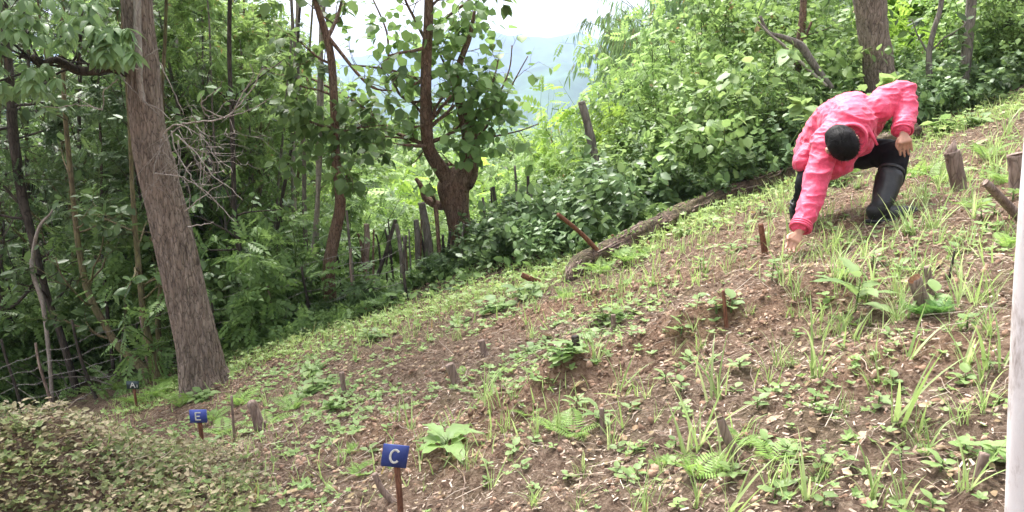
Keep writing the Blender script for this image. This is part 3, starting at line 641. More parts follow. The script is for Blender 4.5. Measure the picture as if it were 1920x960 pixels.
# small knots on the head of the pollard
# ---- simple stems given as pixel polylines
def stem(name, label, cat, path, wpx, Y, bark, group=None, n=10, noise=.08, seed=0, foot=True, twigs=0, cut=None):
    P = pxl(path, Y); Y0 = Y if np.isscalar(Y) else Y[0]
    if foot:
        g = np.array([P[0][0], P[0][1], float(H(P[0][0], P[0][1]))-.06])
        P = np.concatenate([[g], P]) if P[0][2]-g[2] > .12 else np.concatenate([[g], P[1:]])
        if len(P) > len(wpx): wpx = [wpx[0]]+list(wpx)
    base = P[0].copy(); r = hero(name, label, cat, base, group); a = MB()
    m = max(8, len(P)*7); Y_ = np.interp(np.linspace(0, 1, m), [0, 1], [P[0][1], P[-1][1]])
    S = spline(P, m); w_ = np.interp(np.linspace(0, len(P)-1, m), np.arange(len(P)), np.array(wpx))/2/F*Y_
    tube(a, S, w_, n, noise, (2, 6), seed=seed+1)
    rng = rs(seed+900); tb = []; tp = []
    for k in range(twigs):
        i = int(rng.uniform(.3, 1)*(m-1)); grow(rng, S[i], (rng.normal(), rng.normal(), .5), rng.uniform(.3, .9), w_[i]*.4, 1, 2, tb, tp, (4, 3), .04, .2)
    put_tubes(a, tb)
    if twigs:
        hobj('trunk', a, bark, r); l = MB(); twig_leaves(l, rng, tp, LS, 5, .12); hobj('leaves', l, G['dark'], r, False)
    else:
        hobj('shaft', a, bark, r)
        if cut: b_ = MB(); d_ = nrm(S[-1]-S[-2]); tube(b_, [S[-1]-d_*.004, S[-1]+d_*.004], [w_[-1]*.97, w_[-1]*.9], n, .05, seed=seed+1); hobj('cut_face', b_, B['cut'], r)
    return r
stem('curving_tree', 'mossy thin tree curving up and left from the ground by the fence', 'tree', [(278, 700), (262, 685), (235, 660), (215, 640), (200, 615), (180, 580), (163, 540), (152, 490), (143, 430), (136, 360), (128, 280), (120, 180), (118, 60), (120, -60)], [20, 18, 17, 15, 14, 13, 12, 11, 10, 9, 9, 8, 7, 6], 8.2, B['moss'], None, twigs=14, seed=71)
stem('forked_tree', 'slim mossy tree leaning left just behind the leaning big trunk', 'tree', [(295, 705), (291, 680), (283, 650), (275, 620), (268, 580), (262, 520), (256, 460), (250, 380), (246, 300), (240, 180), (230, 40), (225, -60)], [20, 17, 14, 13, 12, 11, 10, 9, 8, 7, 6, 5], 8.0, B['moss'], None, twigs=12, seed=72)
stem('thin_tree', 'thin upright mossy stem between the curving tree and big trunk', 'tree', [(300, 695), (298, 640), (296, 590), (302, 540), (306, 480), (302, 400), (300, 250), (310, 60), (312, -60)], [12, 11, 10, 10, 9, 8, 7, 6, 5], 8.3, B['moss'], None, twigs=10, seed=73)
stem('crooked_tree', 'dark crooked tree at the far left edge of the picture', 'tree', [(150, 790), (140, 720), (112, 620), (90, 560), (62, 450), (40, 360), (25, 250), (18, 150), (8, 20), (5, -60)], [14, 14, 13, 12, 14, 17, 18, 16, 14, 12], 8.9, B['dark'], None, twigs=14, seed=74)
stem('crooked_tree', 'thin forked sapling trunk seen through the wires at left', 'tree', [(100, 790), (95, 700), (85, 600), (78, 560), (60, 500), (72, 430), (95, 400), (105, 380)], [8, 8, 8, 9, 8, 6, 4, 3], 8.6, B['twig'], None, seed=75)
stem('roadside_tree', 'slim dark trunk standing right of the leaning big tree', 'tree', [(452, 660), (449, 610), (452, 540), (450, 480), (440, 400), (436, 250), (430, 100), (432, -60)], [16, 14, 12, 11, 10, 9, 8, 7], 8.7, B['dark'], None, twigs=10, seed=76)
stem('bent_tree', 'black bent trunk in shade between the big and slender trees', 'tree', [(482, 600), (478, 575), (468, 540), (455, 510), (450, 470)], [12, 12, 10, 8, 6], 11, B['dark'], None, twigs=5, seed=77)
# upper right trees
stem('broad_tree', 'thick brown ribbed trunk behind the person, entering from the top', 'tree', [(1660, 190), (1652, 150), (1644, 100), (1638, 60), (1632, 20), (1625, -40), (1620, -200)], [62, 54, 52, 52, 54, 56, 50], 9.0, B['big'], None, n=40, noise=.10, seed=78)
stem('straight_tree', 'straight grey-brown trunk with dark rings near the right edge', 'tree', [(1796, 215), (1802, 170), (1810, 120), (1816, 60), (1822, 0), (1828, -100)], [24, 21, 19, 18, 17, 16], 9.0, B['grey'], None, n=14, noise=.05, twigs=0, seed=79)
stem('forked_tree', 'thin forked trunk between the ribbed and the ringed trunks', 'tree', [(1752, 190), (1748, 170), (1743, 140), (1742, 100), (1750, 60), (1762, 20), (1770, -40)], [15, 14, 11, 10, 9, 9, 8], 9.0, B['grey'], None, twigs=3, seed=80)
stem('leaning_sapling', 'thin grey-green stem leaning right beside the ringed trunk', 'tree', [(1763, 180), (1770, 155), (1783, 115), (1798, 70), (1812, 20)], [9, 8, 7, 6, 5], 9.8, B['moss'], None, seed=81)
stem('dark_tree', 'dark stem in leaves at the top right corner', 'tree', [(1875, 140), (1880, 100), (1890, 40), (1898, -40)], [13, 12, 11, 10], 9.5, B['dark'], None, twigs=6, seed=82)
stem('rotten_trunk', 'rotten reddish-brown trunk in the thicket left of the person', 'tree', [(1490, 225), (1492, 180), (1490, 140), (1498, 90), (1505, 30), (1508, -30)], [24, 26, 24, 16, 13, 12], 9.3, B['red'], None, noise=.15, twigs=4, seed=83)
stem('broken_branch', 'broken forked grey branch hanging in the thicket above the person', 'branch', [(1560, 165), (1535, 135), (1515, 105), (1500, 85), (1470, 70), (1440, 60), (1425, 30)], [10, 13, 14, 15, 9, 7, 5], 8.6, B['grey'], None, foot=False, seed=84)
stem('dead_branch', 'thin pale dead branch slanting across the thicket', 'branch', [(1550, 162), (1510, 125), (1475, 90), (1445, 65), (1420, 40)], [6, 6, 5, 4, 3], 8.5, B['twig'], None, foot=False, seed=85)
# palisade
pal = [([(688, 545), (686, 500), (688, 450), (687, 420)], 15, 'B'), ([(650, 552), (665, 520), (680, 480), (683, 455)], 8, 'D'), ([(705, 530), (718, 490), (732, 445), (742, 412)], 9, 'D'), ([(755, 520), (752, 480), (747, 440), (743, 420)], 10, 'G'), ([(786, 530), (784, 480), (783, 440), (780, 412)], 15, 'G'),
  ([(800, 500), (793, 460), (788, 430)], 6, 'D'), ([(826, 500), (822, 450), (818, 400), (815, 385)], 10, 'R'), ([(835, 530), (832, 480), (830, 440)], 7, 'D'), ([(806, 490), (800, 430), (790, 380)], 20, 'G'), ([(930, 420), (928, 380), (925, 350)], 9, 'D'), ([(912, 470), (910, 420), (905, 370)], 7, 'G'),
  ([(960, 440), (952, 400), (945, 375)], 12, 'D'), ([(735, 500), (728, 460), (722, 430)], 5, 'D'), ([(770, 500), (768, 460), (767, 430)], 4, 'G'), ([(700, 500), (700, 460), (701, 430)], 5, 'R'), ([(725, 500), (727, 470), (728, 440)], 4, 'D'), ([(765, 520), (762, 480), (760, 450)], 4, 'R'), ([(970, 400), (968, 350), (965, 310)], 6, 'G'), ([(985, 420), (990, 370), (990, 330)], 8, 'D'), ([(848, 520), (849, 490), (850, 450)], 5, 'D')]
r9 = rs(909)
for k in range(15):
    x = 640+24.5*k+r9.uniform(-8, 8); lean = r9.normal()*24; pal.append(([(x, 520), (x+lean*.5, 460), (x+lean, r9.uniform(350, 440) if x > 900 else r9.uniform(390, 450))], r9.uniform(4, 9), 'DGRD'[k % 4]))
mt = {'B': B['stump'], 'D': B['dark'], 'G': B['grey'], 'R': B['red']}; nm = {'B': 'brown', 'D': 'black', 'G': 'grey', 'R': 'reddish'}
for k, (p, w_, c) in enumerate(pal):
    o = stem('wooden_post', None, 'post', p, [w_*.9]+[w_*.78]*(len(p)-2)+[w_*.68], 9.3+.45*math.sin(k*1.7), mt[c], None, n=10, noise=.12, seed=100+k)
    reg(o, ('thick' if w_ > 11 else ('thin' if w_ < 7 else 'rough'))+' '+nm[c]+' wooden post', 'post', 'rough wooden posts along the valley edge', p[-1])
stem('charred_post', 'tall dark broken post leaning left in the bushes right of centre', 'post', [(1135, 425), (1128, 370), (1115, 300), (1103, 240), (1090, 190)], [20, 19, 18, 16, 14], 8.8, B['grey'], None, n=14, noise=.15, seed=130)
stem('fallen_pole', 'brown pole leaning up to the left from the log end', 'pole', [(1122, 472), (1100, 448), (1075, 425), (1046, 402)], [9, 9, 8, 8], [6.35, 6.3, 6.2, 6.1], B['stake'], None, seed=131, foot=False)
r9 = rs(910)
for k in range(18):
    x = r9.uniform(-20, 610); lean = r9.normal()*30; Y9 = r9.uniform(8.8, 12); gy = topx(gcol(x, Y9))[1]; w9 = r9.uniform(5, 11)
    o = stem('bare_tree', None, 'tree', [(x, gy), (x+lean*.3+r9.normal()*6, gy*.7), (x+lean*.6+r9.normal()*8, gy*.4), (x+lean+r9.normal()*8, 40), (x+lean*1.2, -80)], [w9, w9*.9, w9*.75, w9*.6, w9*.5], Y9, [B['dark'], B['grey'], B['moss'], B['twig']][k % 4], None, seed=300+k)
    reg(o, ['thin dark trunk', 'thin grey trunk', 'thin mossy trunk', 'thin pale trunk'][k % 4], 'tree', 'thin bare trunks of the dark forest', (x, gy))
# ---- fallen log
lg = [(1070, 530), (1090, 512), (1140, 488), (1200, 458), (1300, 408), (1400, 368), (1500, 335), (1580, 312), (1650, 285), (1720, 262)]
LP = np.array([gnd(*p) for p in lg]); LP[:, 2] += .03; LP[:, 2] -= .0
LS_ = spline(LP, 90); LS_[:, 2] = H(LS_[:, 0], LS_[:, 1])+.075-.09*np.exp(-np.linspace(0, 1, 90)/.05)
lr = np.interp(np.linspace(0, 1, 90), [0, .1, .5, 1], [.05, .09, .10, .08]); a = MB()
r = hero('fallen_log', 'long rotten fallen log lying along the upper edge of the plot', 'log', LS_[0])
tube(a, LS_, lr, 48, .14, (2.5, 5), seed=9, fur=lambda A, L: .05*noise3(np.stack([np.cos(A)*6, np.sin(A)*6, L*9], -1))); hobj('bark', a, B['log'], r)
a = MB(); rng = rs(91)
for k in range(130):
    i = rng.randint(2, 88); z = rng.uniform(.2, 2.9); d = nrm(LS_[i+1]-LS_[i-1]); s_ = nrm(np.cross(d, [0, 0, 1])); p = LS_[i]+lr[i]*1.02*(s_*math.cos(z)+np.array([0, 0, 1])*math.sin(z)); L = rng.uniform(.04, .18)
    tube(a, [p-d*L*.5, p, p+d*L*.5+rng.normal(size=3)*.01], [.004, .009, .003], 4, cap=False)
tag(hobj('loose_bark', a, B['stump'], r), kind='stuff')
a = MB(); pos = []; ax = []
for k in range(260):
    i = int(np.clip(rng.normal(38, 14), 2, 88)) if k < 160 else rng.randint(2, 88); z = rng.uniform(.9, 2.6); d = nrm(LS_[i+1]-LS_[i-1]); s_ = nrm(np.cross(d, [0, 0, 1])); pos.append(LS_[i]+lr[i]*(s_*math.cos(z)+np.array([0, 0, 1])*math.sin(z))); ax.append(rng.normal(size=3)+[0, 0, .8])
inst(a, T_simple(.3), pos, np.array(ax), .03*rng.uniform(.5, 1.6, len(pos)), rng); tag(hobj('moss', a, G['bright'], r, False), kind='stuff')
# ---- barbed wire fence
fp = [gcol(-90, 8.0), gcol(45, 8.25), gcol(100, 8.2), gcol(183, 8.1), gnd(290, 712), gnd(400, 680), gnd(508, 640), gnd(578, 612), gnd(660, 590), gnd(760, 565)]
fr = hero('barbed_wire_fence', 'slack barbed wire fence on thin crooked stakes along the dark forest', 'fence', fp[1])
rng = rs(92); FP = np.array(fp)
for h in (.10, .25, .42, .58, .72):
    S = spline(FP, 400); S[:, 2] = np.interp(np.linspace(0, 9, 400), range(10), FP[:, 2])+h+.015*np.sin(np.linspace(0, 40, 400)+h*9)-.03*np.abs(np.sin(np.linspace(0, 9*math.pi, 400)))
    S += rng.normal(size=S.shape)*.002; a = MB(); tube(a, S, np.full(400, .0022), 4, cap=False)
    for i in range(4, 396, 5):
        for s in (-1, 1): d = np.array([rng.normal()*.4, s*.6, 1])*.014; tube(a, [S[i]-d, S[i]+d], [.0015, .001], 3, cap=False)
    hobj('wire', a, flatmat('rusty_wire', (.30, .27, .25), .5, .5, .3), fr)
for k, (b_, hgt, ln) in enumerate(zip(FP[1:], [.95, .8, .9, .75, .7, .7, .7, .75, .7], [-.12, -.1, -.2, -.12, .02, 0, -.02, .03, .02])):
    a = MB(); t = np.linspace(0, 1, 10)[:, None]; p = b_-[0, 0, .1]+t*np.array([ln, 0, hgt+.1])+np.concatenate([.02*np.sin(t*5+k), 0*t, 0*t], 1); tube(a, p, np.linspace(.020, .013, 10), 7, .1, seed=k); hobj('stake', a, B['stump'] if k % 2 else B['dark'], fr)
# ---- signs
def sign(label, bpx, Y, wpx, hpx, stake_w, letter, rotz, roll, blue, bot, shear=0., lsz=.6):
    c = at(bpx[0], bpx[1], Y); g = np.array([c[0], c[1], float(H(c[0], c[1]))]); pm = F/Y; W, Hh = wpx/pm, hpx/pm
    r = hero('plot_sign', label, 'sign', g)
    r.rotation_euler = (0, 0, rotz); zc = c[2]-g[2]; M = Matrix.Rotation(roll, 4, 'Y')
    bm_ = MB(); t_ = .006; vs = [(x+shear*x*0-shear*z, y, z) for y in (-t_/2, t_/2) for x, z in ((-W/2, -Hh/2+.0*W), (W/2, -Hh/2), (W/2, Hh/2), (-W/2, Hh/2))]
    bm_.add(vs, [(0, 1, 2, 3), (5, 4, 7, 6), (0, 4, 5, 1), (1, 5, 6, 2), (2, 6, 7, 3), (3, 7, 4, 0)])
    bd = obj('board', bm_, blue, r); bd.location = (0, -.012, zc); bd.rotation_euler = (0, roll, 0)
    le = MB(); y = -t_/2-.0015; k = Hh*lsz
    def stroke(pts, wd):
        pts = np.array(pts, float)*k; T = nrm(np.gradient(pts, axis=0)); Nn = np.stack([-T[:, 1], T[:, 0]], 1)*wd*k/2
        A_, B_ = pts+Nn, pts-Nn; n = len(pts); v = []
        for Yv in (y, y+.0012):
            v += [(p[0]-shear*p[1], Yv, p[1]) for p in A_]+[(p[0]-shear*p[1], Yv, p[1]) for p in B_]
        q = []
        for i in range(n-1): q += [(i, i+1, n+i+1, n+i), (2*n+i, 3*n+i, 3*n+i+1, 2*n+i+1), (i, 2*n+i, 2*n+i+1, i+1), (n+i, n+i+1, 3*n+i+1, 3*n+i)]
        le.add(v, q)
    if letter == 'C': th = np.linspace(.75, 2*math.pi-.75, 26); stroke(np.stack([.34*np.cos(th)+.02, .5*np.sin(th)], 1), .17)
    if letter == 'E':
        stroke([(-.3, .5), (-.3, 0), (-.3, -.5)], .15); 
        for z in (.45, 0, -.45): stroke([(-.3, z), (0, z), (.3 if z else .2, z)], .15)
    if letter == 'A':
        stroke([(-.42, -.5), (-.21, 0), (0, .5)], .16); stroke([(.42, -.5), (.21, 0), (0, .5)], .16); stroke([(-.25, -.1), (0, -.1), (.25, -.1)], .14)
        stroke([(.78, -.45), (.78, -.1), (.78, .1)], .12)
    lo = obj('letter', le, flatmat('white_paint', (.62, .62, .58), .7, .3, .35, 60), r); lo.location = bd.location; lo.rotation_euler = bd.rotation_euler
    st = MB(); sw = stake_w/pm/2; zt = zc-Hh/2*.2
    p = [(bot/pm, 0, -.12), (bot/pm*.5, 0, zt*.5), (0, 0, zt)]; tube(st, spline(p, 10), np.linspace(sw*.9, sw, 10), 6, .08, seed=3); obj('stake', st, B['stake'], r, False)
    return r
blueA = flatmat('blue_paint', (.032, .052, .20), .55, .35, .4, 14); blueB = flatmat('light_blue_paint', (.06, .09, .36), .5, .4, .25, 14); blueC = flatmat('dark_green_blue_paint', (.02, .04, .045), .5, .5, .1, 30)
SC = sign('dark blue sign board with white letter C on brown stake', (742, 852), 2.62, 52, 47, 13, 'C', R(-6), R(3), blueA, 10, shear=-.12, lsz=.58)
SE = sign('lighter blue sign board with white letter E on brown stake', (373, 779), 4.7, 33, 27, 9, 'E', R(4), R(0), blueB, 3, lsz=.62)
SA = sign('tiny dark sign with white letter A and number 1 near forest', (250, 721), 6.9, 24, 16, 6, 'A', R(0), R(0), blueC, 3, lsz=.7)
# ---- stumps and cut stakes in the plot
def stub(name, label, base_px, top_px, w0, w1, bark, cut=True, slant=.0, n=14, Y=None, cat='stump', dY=0., pts=None):
    b_ = gnd(*base_px) if Y is None else gcol(base_px[0], Y); t_ = at(top_px[0], top_px[1], b_[1]+dY); pm = F/b_[1]
    r = hero(name, label, cat, b_); a = MB(); mids = [at(p[0], p[1], b_[1]) for p in (pts or [])]
    d0 = nrm((mids[0] if mids else t_)-b_)
    P = np.array([b_-d0*.08, b_]+mids+[t_]); S = spline(P, 24); rr = np.linspace(w0, w1, 24)/2/pm
    tube(a, S, rr, n, .10, (1.8, 14), seed=int(base_px[0])); hobj('wood', a, bark, r)
    if cut:
        c_ = MB(); d = nrm(S[-1]-S[-2]); u = nrm(np.cross(d, [0, 1, .1])); v_ = np.cross(d, u); e = rr[-1]
        ring = [S[-1]+d*(.002+slant*e*math.sin(z))+(u*math.cos(z)+v_*math.sin(z))*e*.98 for z in np.linspace(0, 2*math.pi, n, endpoint=False)]
        ring2 = [S[-1]-d*.01+(u*math.cos(z)+v_*math.sin(z))*e*.98 for z in np.linspace(0, 2*math.pi, n, endpoint=False)]
        c_.add(ring+ring2+[S[-1]+d*.004], [(k, (k+1) % n, n+(k+1) % n, n+k) for k in range(n)], [(k, (k+1) % n, 2*n) for k in range(n)]); hobj('cut_face', c_, B['cut'] if cut == 1 else B['stump'], r, False)
    return r
stub('cut_stump', 'slanting cut stump with reddish top inside dark green ferns', (1738, 588), (1714, 522), 32, 24, B['stump'], 1, .9)
stub('cut_stump', 'weathered forked stub standing just behind the red-topped stump', (1748, 560), (1738, 500), 18, 12, B['stump'], 0)
stub('cut_stump', 'bent grey cut stub pointing up left in lower right plot', (1392, 862), (1350, 784), 30, 15, B['stump'], 2, .6, pts=[(1366, 826)])
stub('cut_stump', 'short brown round stub in the middle of the plot', (856, 722), (843, 683), 22, 18, B['stump'], 2)
stub('cut_stump', 'small dark stub beside the leafy clump at left', (646, 736), (640, 698), 10, 10, B['stump'], 0)
stub('cut_stump', 'short weathered stub half hidden in grass at mid plot', (910, 665), (902, 638), 16, 14, B['stump'], 0)
stub('split_stump', 'thick pointed split stump standing right of the person', (1800, 355), (1785, 284), 30, 27, B['stump'], 0)
a = MB(); Yk = float(gnd(1800, 355)[1]); tube(a, pxl([(1786, 300), (1785, 282), (1790, 262)], Yk), np.array([12, 10, 1])/F*Yk, 9, .15); hobj('splinter', a, B['stump'], [x for x in sc.collection.objects if x.name == 'split_stump'][0])
stub('sawn_stump', 'thick sawn stump cut off by the right picture edge', (1920, 358), (1912, 288), 52, 42, B['stump'], 2, .2, n=26)
stub('cut_pole', 'smooth pale cut pole leaning up left at right edge', (1915, 412), (1848, 342), 24, 14, B['stump'], 2, .5, cat='pole', dY=-.1)
stub('garden_stake', 'short flat brown stake left of the reaching hand', (1434, 475), (1426, 420), 14, 10, B['stake'], 0, cat='stake')
stub('garden_stake', 'thin brown peg in the reddish dug soil', (1362, 612), (1356, 545), 12, 6, B['stake'], 0, cat='stake')
stub('garden_stake', 'thin dark stake between the E sign and the knobbed stick', (440, 868), (434, 742), 7, 5, B['stump'], 0, Y=4.5, cat='stake')
stub('knobbed_stick', 'crooked stick with a thick knobbed top right of E sign', (490, 868), (487, 800), 10, 13, B['stump'], 0, Y=4.5, cat='stick', pts=[(486, 830)])
stub('garden_stake', 'short stub beside the base of the leaning big tree', (345, 745), (342, 715), 12, 11, B['dark'], 0, cat='stake')
stub('cut_stump', 'dark stub inside the fern clump at lower centre', (1130, 812), (1128, 765), 12, 10, B['stump'], 0)
stub('cut_stump', 'small stub among the heart-leaved plants at mid plot', (1082, 655), (1078, 630), 16, 15, B['dark'], 0)
stub('cut_stump', 'second stub at the right side of the heart-leaved plants', (1150, 620), (1150, 590), 10, 9, B['stump'], 0)
stub('cut_stump', 'leaning stub under the heart-leaved plant by white post', (1832, 908), (1846, 850), 20, 18, B['stump'], 0)
stub('garden_stake', 'thin brown stick upright beside the log end', (1150, 482), (1148, 440), 7, 5, B['stake'], 0, cat='stake')
stub('broken_root', 'grey curved root lying left of the C sign stake', (742, 945), (702, 888), 17, 12, B['stump'], 0, cat='root', pts=[(716, 918)])
stub('garden_stake', 'thin dark twig standing right of the red-topped stump', (1778, 530), (1790, 470), 6, 4, B['dark'], 0, cat='stake')
stub('broken_root', 'short brown wood piece lying before the log end', (1015, 532), (978, 515), 14, 10, B['stake'], 0, cat='root')
# knobbed stick's club
k0 = gcol(490, 4.5)
o = [x for x in sc.collection.objects if x.name.startswith('knobbed_stick')][0]
a = MB(); tube(a, spline(pxl([(487, 808), (484, 790), (478, 772), (470, 750)], 4.5), 20), np.array([6, 9, 12, 12, 12, 12, 12, 12, 11, 11, 11, 11, 11, 10, 10, 10, 11, 10, 8, 3])*.9/F*4.5, 12, .12, seed=4); hobj('knob', a, B['stump'], o)
# ---- white post at the right edge
P = pxl([(1930, 1120), (1922, 960), (1934, 640), (1950, 380), (1965, 200)], 1.25); P[0] = [P[0][0], P[0][1], H(P[0][0], P[0][1])-.1]
r = hero('white_post', 'white-barked pale post cut off by the right picture edge', 'post', P[0]); a = MB()
tube(a, spline(P, 80), np.linspace(.031, .028, 80), 40, .015, (2, 9), seed=2); hobj('shaft', a, B['white'], r)
# ================================================================== section 3 : person
def ellip(mb, c, r, rot=None, n=20, m=14):
    u = np.linspace(0, 2*math.pi, n, endpoint=False); v = np.linspace(0, math.pi, m)[1:-1]; U, V_ = np.meshgrid(u, v)
    p = np.stack([np.cos(U)*np.sin(V_)*r[0], np.sin(U)*np.sin(V_)*r[1], np.cos(V_)*r[2]], -1).reshape(-1, 3); p = np.concatenate([p, [[0, 0, r[2]], [0, 0, -r[2]]]])
    if rot is not None: p = p@np.array(rot).T
    p = p+np.array(c); k = m-2; q = [(i*n+j, (i+1)*n+j, (i+1)*n+(j+1) % n, i*n+(j+1) % n) for i in range(k-1) for j in range(n)]
    t = [(k*n, j, (j+1) % n) for j in range(n)]+[(k*n+1, (k-1)*n+(j+1) % n, (k-1)*n+j) for j in range(n)]
    mb.add(p, q, t)
def caps(mb, pts, rad, n=16):
    pts = np.asarray(pts, float); m = max(12, len(pts)*8); S = spline(pts, m); rr = np.interp(np.linspace(0, len(pts)-1, m), np.arange(len(pts)), rad)
    d0, d1 = nrm(S[0]-S[1]), nrm(S[-1]-S[-2]); e = [(math.cos(z), math.sin(z)) for z in np.linspace(0, math.pi/2*.95, 5)]
    A = [S[0]+d0*rr[0]*s for c, s in e[::-1]]; Ra = [rr[0]*c for c, s in e[::-1]]; Bq = [S[-1]+d1*rr[-1]*s for c, s in e]; Rb = [rr[-1]*c for c, s in e]
    tube(mb, np.concatenate([A, S[1:-1], Bq]), np.concatenate([Ra, rr[1:-1], Rb]), n)
def remesh(name, mb, voxel, smooth, mat, parent, disp=None, sub=0):
    me = mb.mesh(name+'_src'); o = bpy.data.objects.new(name+'_tmp', me); sc.collection.objects.link(o)
    m = o.modifiers.new('r', 'REMESH'); m.mode = 'VOXEL'; m.voxel_size = voxel
    s = o.modifiers.new('s', 'SMOOTH'); s.factor = .5; s.iterations = smooth
    dg = bpy.context.evaluated_depsgraph_get(); ev = o.evaluated_get(dg); me2 = bpy.data.meshes.new_from_object(ev)
    bpy.data.objects.remove(o); bpy.data.meshes.remove(me)
    n = len(me2.vertices); co = np.empty(n*3, np.float32); me2.vertices.foreach_get('co', co); co = co.reshape(-1, 3).astype(float)
    if disp is not None:
        no = np.empty(n*3, np.float32); me2.vertices.foreach_get('normal', no); no = no.reshape(-1, 3); co = co+no*disp(co)[:, None]
    co -= np.array(parent.location if parent else (0, 0, 0)); me2.vertices.foreach_set('co', co.astype(np.float32).ravel())
    me2.materials.clear(); me2.materials.append(mat); me2.polygons.foreach_set('use_smooth', np.ones(len(me2.polygons), bool)); me2.update(); me2.name = name
    return link(name, me2, parent)
SKIN = flatmat('skin', (.42, .22, .15), .5, .4, .08, 30); 
m, nt, b = newmat('pink_cloth'); nz = noise_(nt, 60, 3, .6, objvec(nt)); nt.links.new(ramp(nt, nz, [(.3, (.62, .040, .105)), (.7, (.75, .068, .155))]), b.inputs['Base Color']); b.inputs['Roughness'].default_value = .58; b.inputs['Specular IOR Level'].default_value = .5
try: b.inputs['Sheen Weight'].default_value = .25; b.inputs['Sheen Tint'].default_value = (1, .75, .8, 1)
except Exception: pass
bump(nt, b, noise_(nt, 14, 6, .65, objvec(nt, 1, 1, 1.8), 1.6), .25, .03); PINK = m
TROU = flatmat('black_cloth', (.012, .012, .014), .9, .2, .3, 15, .3); BOOT = flatmat('black_rubber', (.010, .011, .013), .34, .4, .3, 12, .15)
m, nt, b = newmat('muddy_rubber'); nt.links.new(ramp(nt, noise_(nt, 11, 6, .7, objvec(nt)), [(.40, (.012, .013, .015)), (.6, (.028, .028, .028)), (.8, (.09, .07, .055))]), b.inputs['Base Color']); b.inputs['Roughness'].default_value = .48; b.inputs['Specular IOR Level'].default_value = .4; bump(nt, b, noise_(nt, 20, 3, .6, objvec(nt)), .4, .01); BOOT = m
HAIRM = flatmat('black_hair', (.010, .009, .009), .6, .10, .3, 60, .15)
pf = gnd(1655, 410)
Lank = at(1652, 388, 4.85); Lfoot_g = H(Lank[0], Lank[1])
body = MB()
pel = at(1548, 268, 5.22); ch1 = at(1572, 235, 5.08); ch2 = at(1596, 226, 4.93); ch3 = at(1592, 240, 4.76); neck = at(1588, 250, 4.66)
SHL, SHR = at(1645, 205, 4.82), at(1548, 262, 4.72)
EL, WL = at(1694, 172, 4.88), at(1693, 248, 4.68)
ER, WR = at(1528, 350, 4.58), at(1500, 432, 4.42)
KL, AL = at(1680, 288, 4.82), at(1652, 390, 4.62)
HR, KR, AR = at(1540, 290, 5.22), at(1512, 345, 5.05), at(1500, 425, 5.25)
HL = at(1580, 285, 5.22)
# anatomy under the clothes
caps(body, [pel, ch1, ch2, ch3], [.12, .12, .125, .09]); caps(body, [ch3, neck, at(1582, 262, 4.58)], [.06, .052, .05])
caps(body, [SHL, EL, WL], [.05, .042, .026]); caps(body, [SHR, ER, WR], [.05, .040, .026])
caps(body, [HL, KL], [.075, .045]); caps(body, [KL, at(1668, 330, 4.73), AL], [.045, .04, .03]); caps(body, [HR, KR], [.075, .045]); caps(body, [KR, AR], [.04, .03])
# head, looking down at the ground: up = crown direction, fw = face direction
hc = at(1580, 272, 4.50); up = nrm([-.04, -.88, -.30]); _f = np.array([.5, .2, -.85]); fw = nrm(_f-np.dot(_f, up)*up); rt = np.cross(fw, up); HM_ = np.stack([rt, fw, up], 1)
def hp(x, y, z): return hc+HM_@np.array([x, y, z])
ellip(body, hc, (.074, .092, .10), HM_); ellip(body, hp(0, .03, -.065), (.055, .06, .06), HM_)      # skull, jaw
caps(body, [hp(0, .088, .0), hp(0, .112, -.03)], [.010, .015], 8)                                   # nose
for s in (-1, 1):
    ellip(body, hp(s*.082, .0, -.012), (.013, .02, .032), HM_, 10, 8)                               # ears
    ellip(body, hp(s*.03, .082, .005), (.016, .01, .010), HM_, 10, 8)
caps(body, [hp(-.022, .09, -.062), hp(0, .096, -.060), hp(.022, .09, -.062)], [.006, .008, .006], 8)   # mouth
# hands
def hand(w_, palm_c, pd, side, nrm_, curl, thumb_s, k=1.0, spread=.05, f_extra=None):
    pd = nrm(pd); side = nrm(side-np.dot(side, pd)*pd); nn = nrm(np.cross(pd, side))*nrm_
    for f in (-1.5, -.5, .5, 1.5): caps(body, [w_, palm_c+side*f*.017*k], [.020, .014], 8)
    caps(body, [palm_c-side*.026*k, palm_c+side*.026*k], [.014, .014], 8)
    for j, (f, L) in enumerate(zip((-1.5, -.5, .5, 1.5), (.062, .074, .070, .055))):
        b0 = palm_c+side*f*.0195*k; c_ = curl*(f_extra[j] if f_extra else 1); pts = [b0]; d = nrm(pd+side*f*spread)
        for s in (.45, .32, .25): pts.append(pts[-1]+d*L*k*s*1.15); d = nrm(d+nn*c_)
        caps(body, pts, [.0095, .009, .008, .007], 8)
    tb_ = w_*.45+palm_c*.55+side*thumb_s*.028; caps(body, [w_*.7+palm_c*.3, tb_, tb_+nrm(pd+side*thumb_s*.7+nn*.3)*.035, tb_+nrm(pd+side*thumb_s*.35+nn*.5)*.062], [.012, .013, .010, .008], 8)
pcL = at(1697, 266, 4.635); hand(WL, pcL, at(1699, 292, 4.66)-pcL, np.array([1., 0, 0]), 1, .12, -1)
tipR = gnd(1477, 484); pcR = at(1490, 452, 4.37); hand(WR, pcR, at(1480, 478, 4.33)-pcR, np.array([.95, .15, .2]), 1, .45, -1, f_extra=[.45, .9, 1.1, 1.2])
person = remesh('person', body, .0042, 3, SKIN, None)
org = Vector((float(pf[0]), float(pf[1]), float(pf[2])))
me = person.data; me.transform(Matrix.Translation(-org)); person.location = org
tag(person, 'person in pink jacket bending down and reaching the ground on the slope', 'person')
def folds(s1, amp, st=1.0, dirn=None):
    def f(co): 
        q = co*np.array([1, 1, 1.6])*s1; n = noise3(q+11*noise3(co*4)[:, None]*.12); n2 = noise3(q*2.3+7)
        return amp*((1-np.abs(n))**3-.4+.35*n2)
    return f
jk = MB()
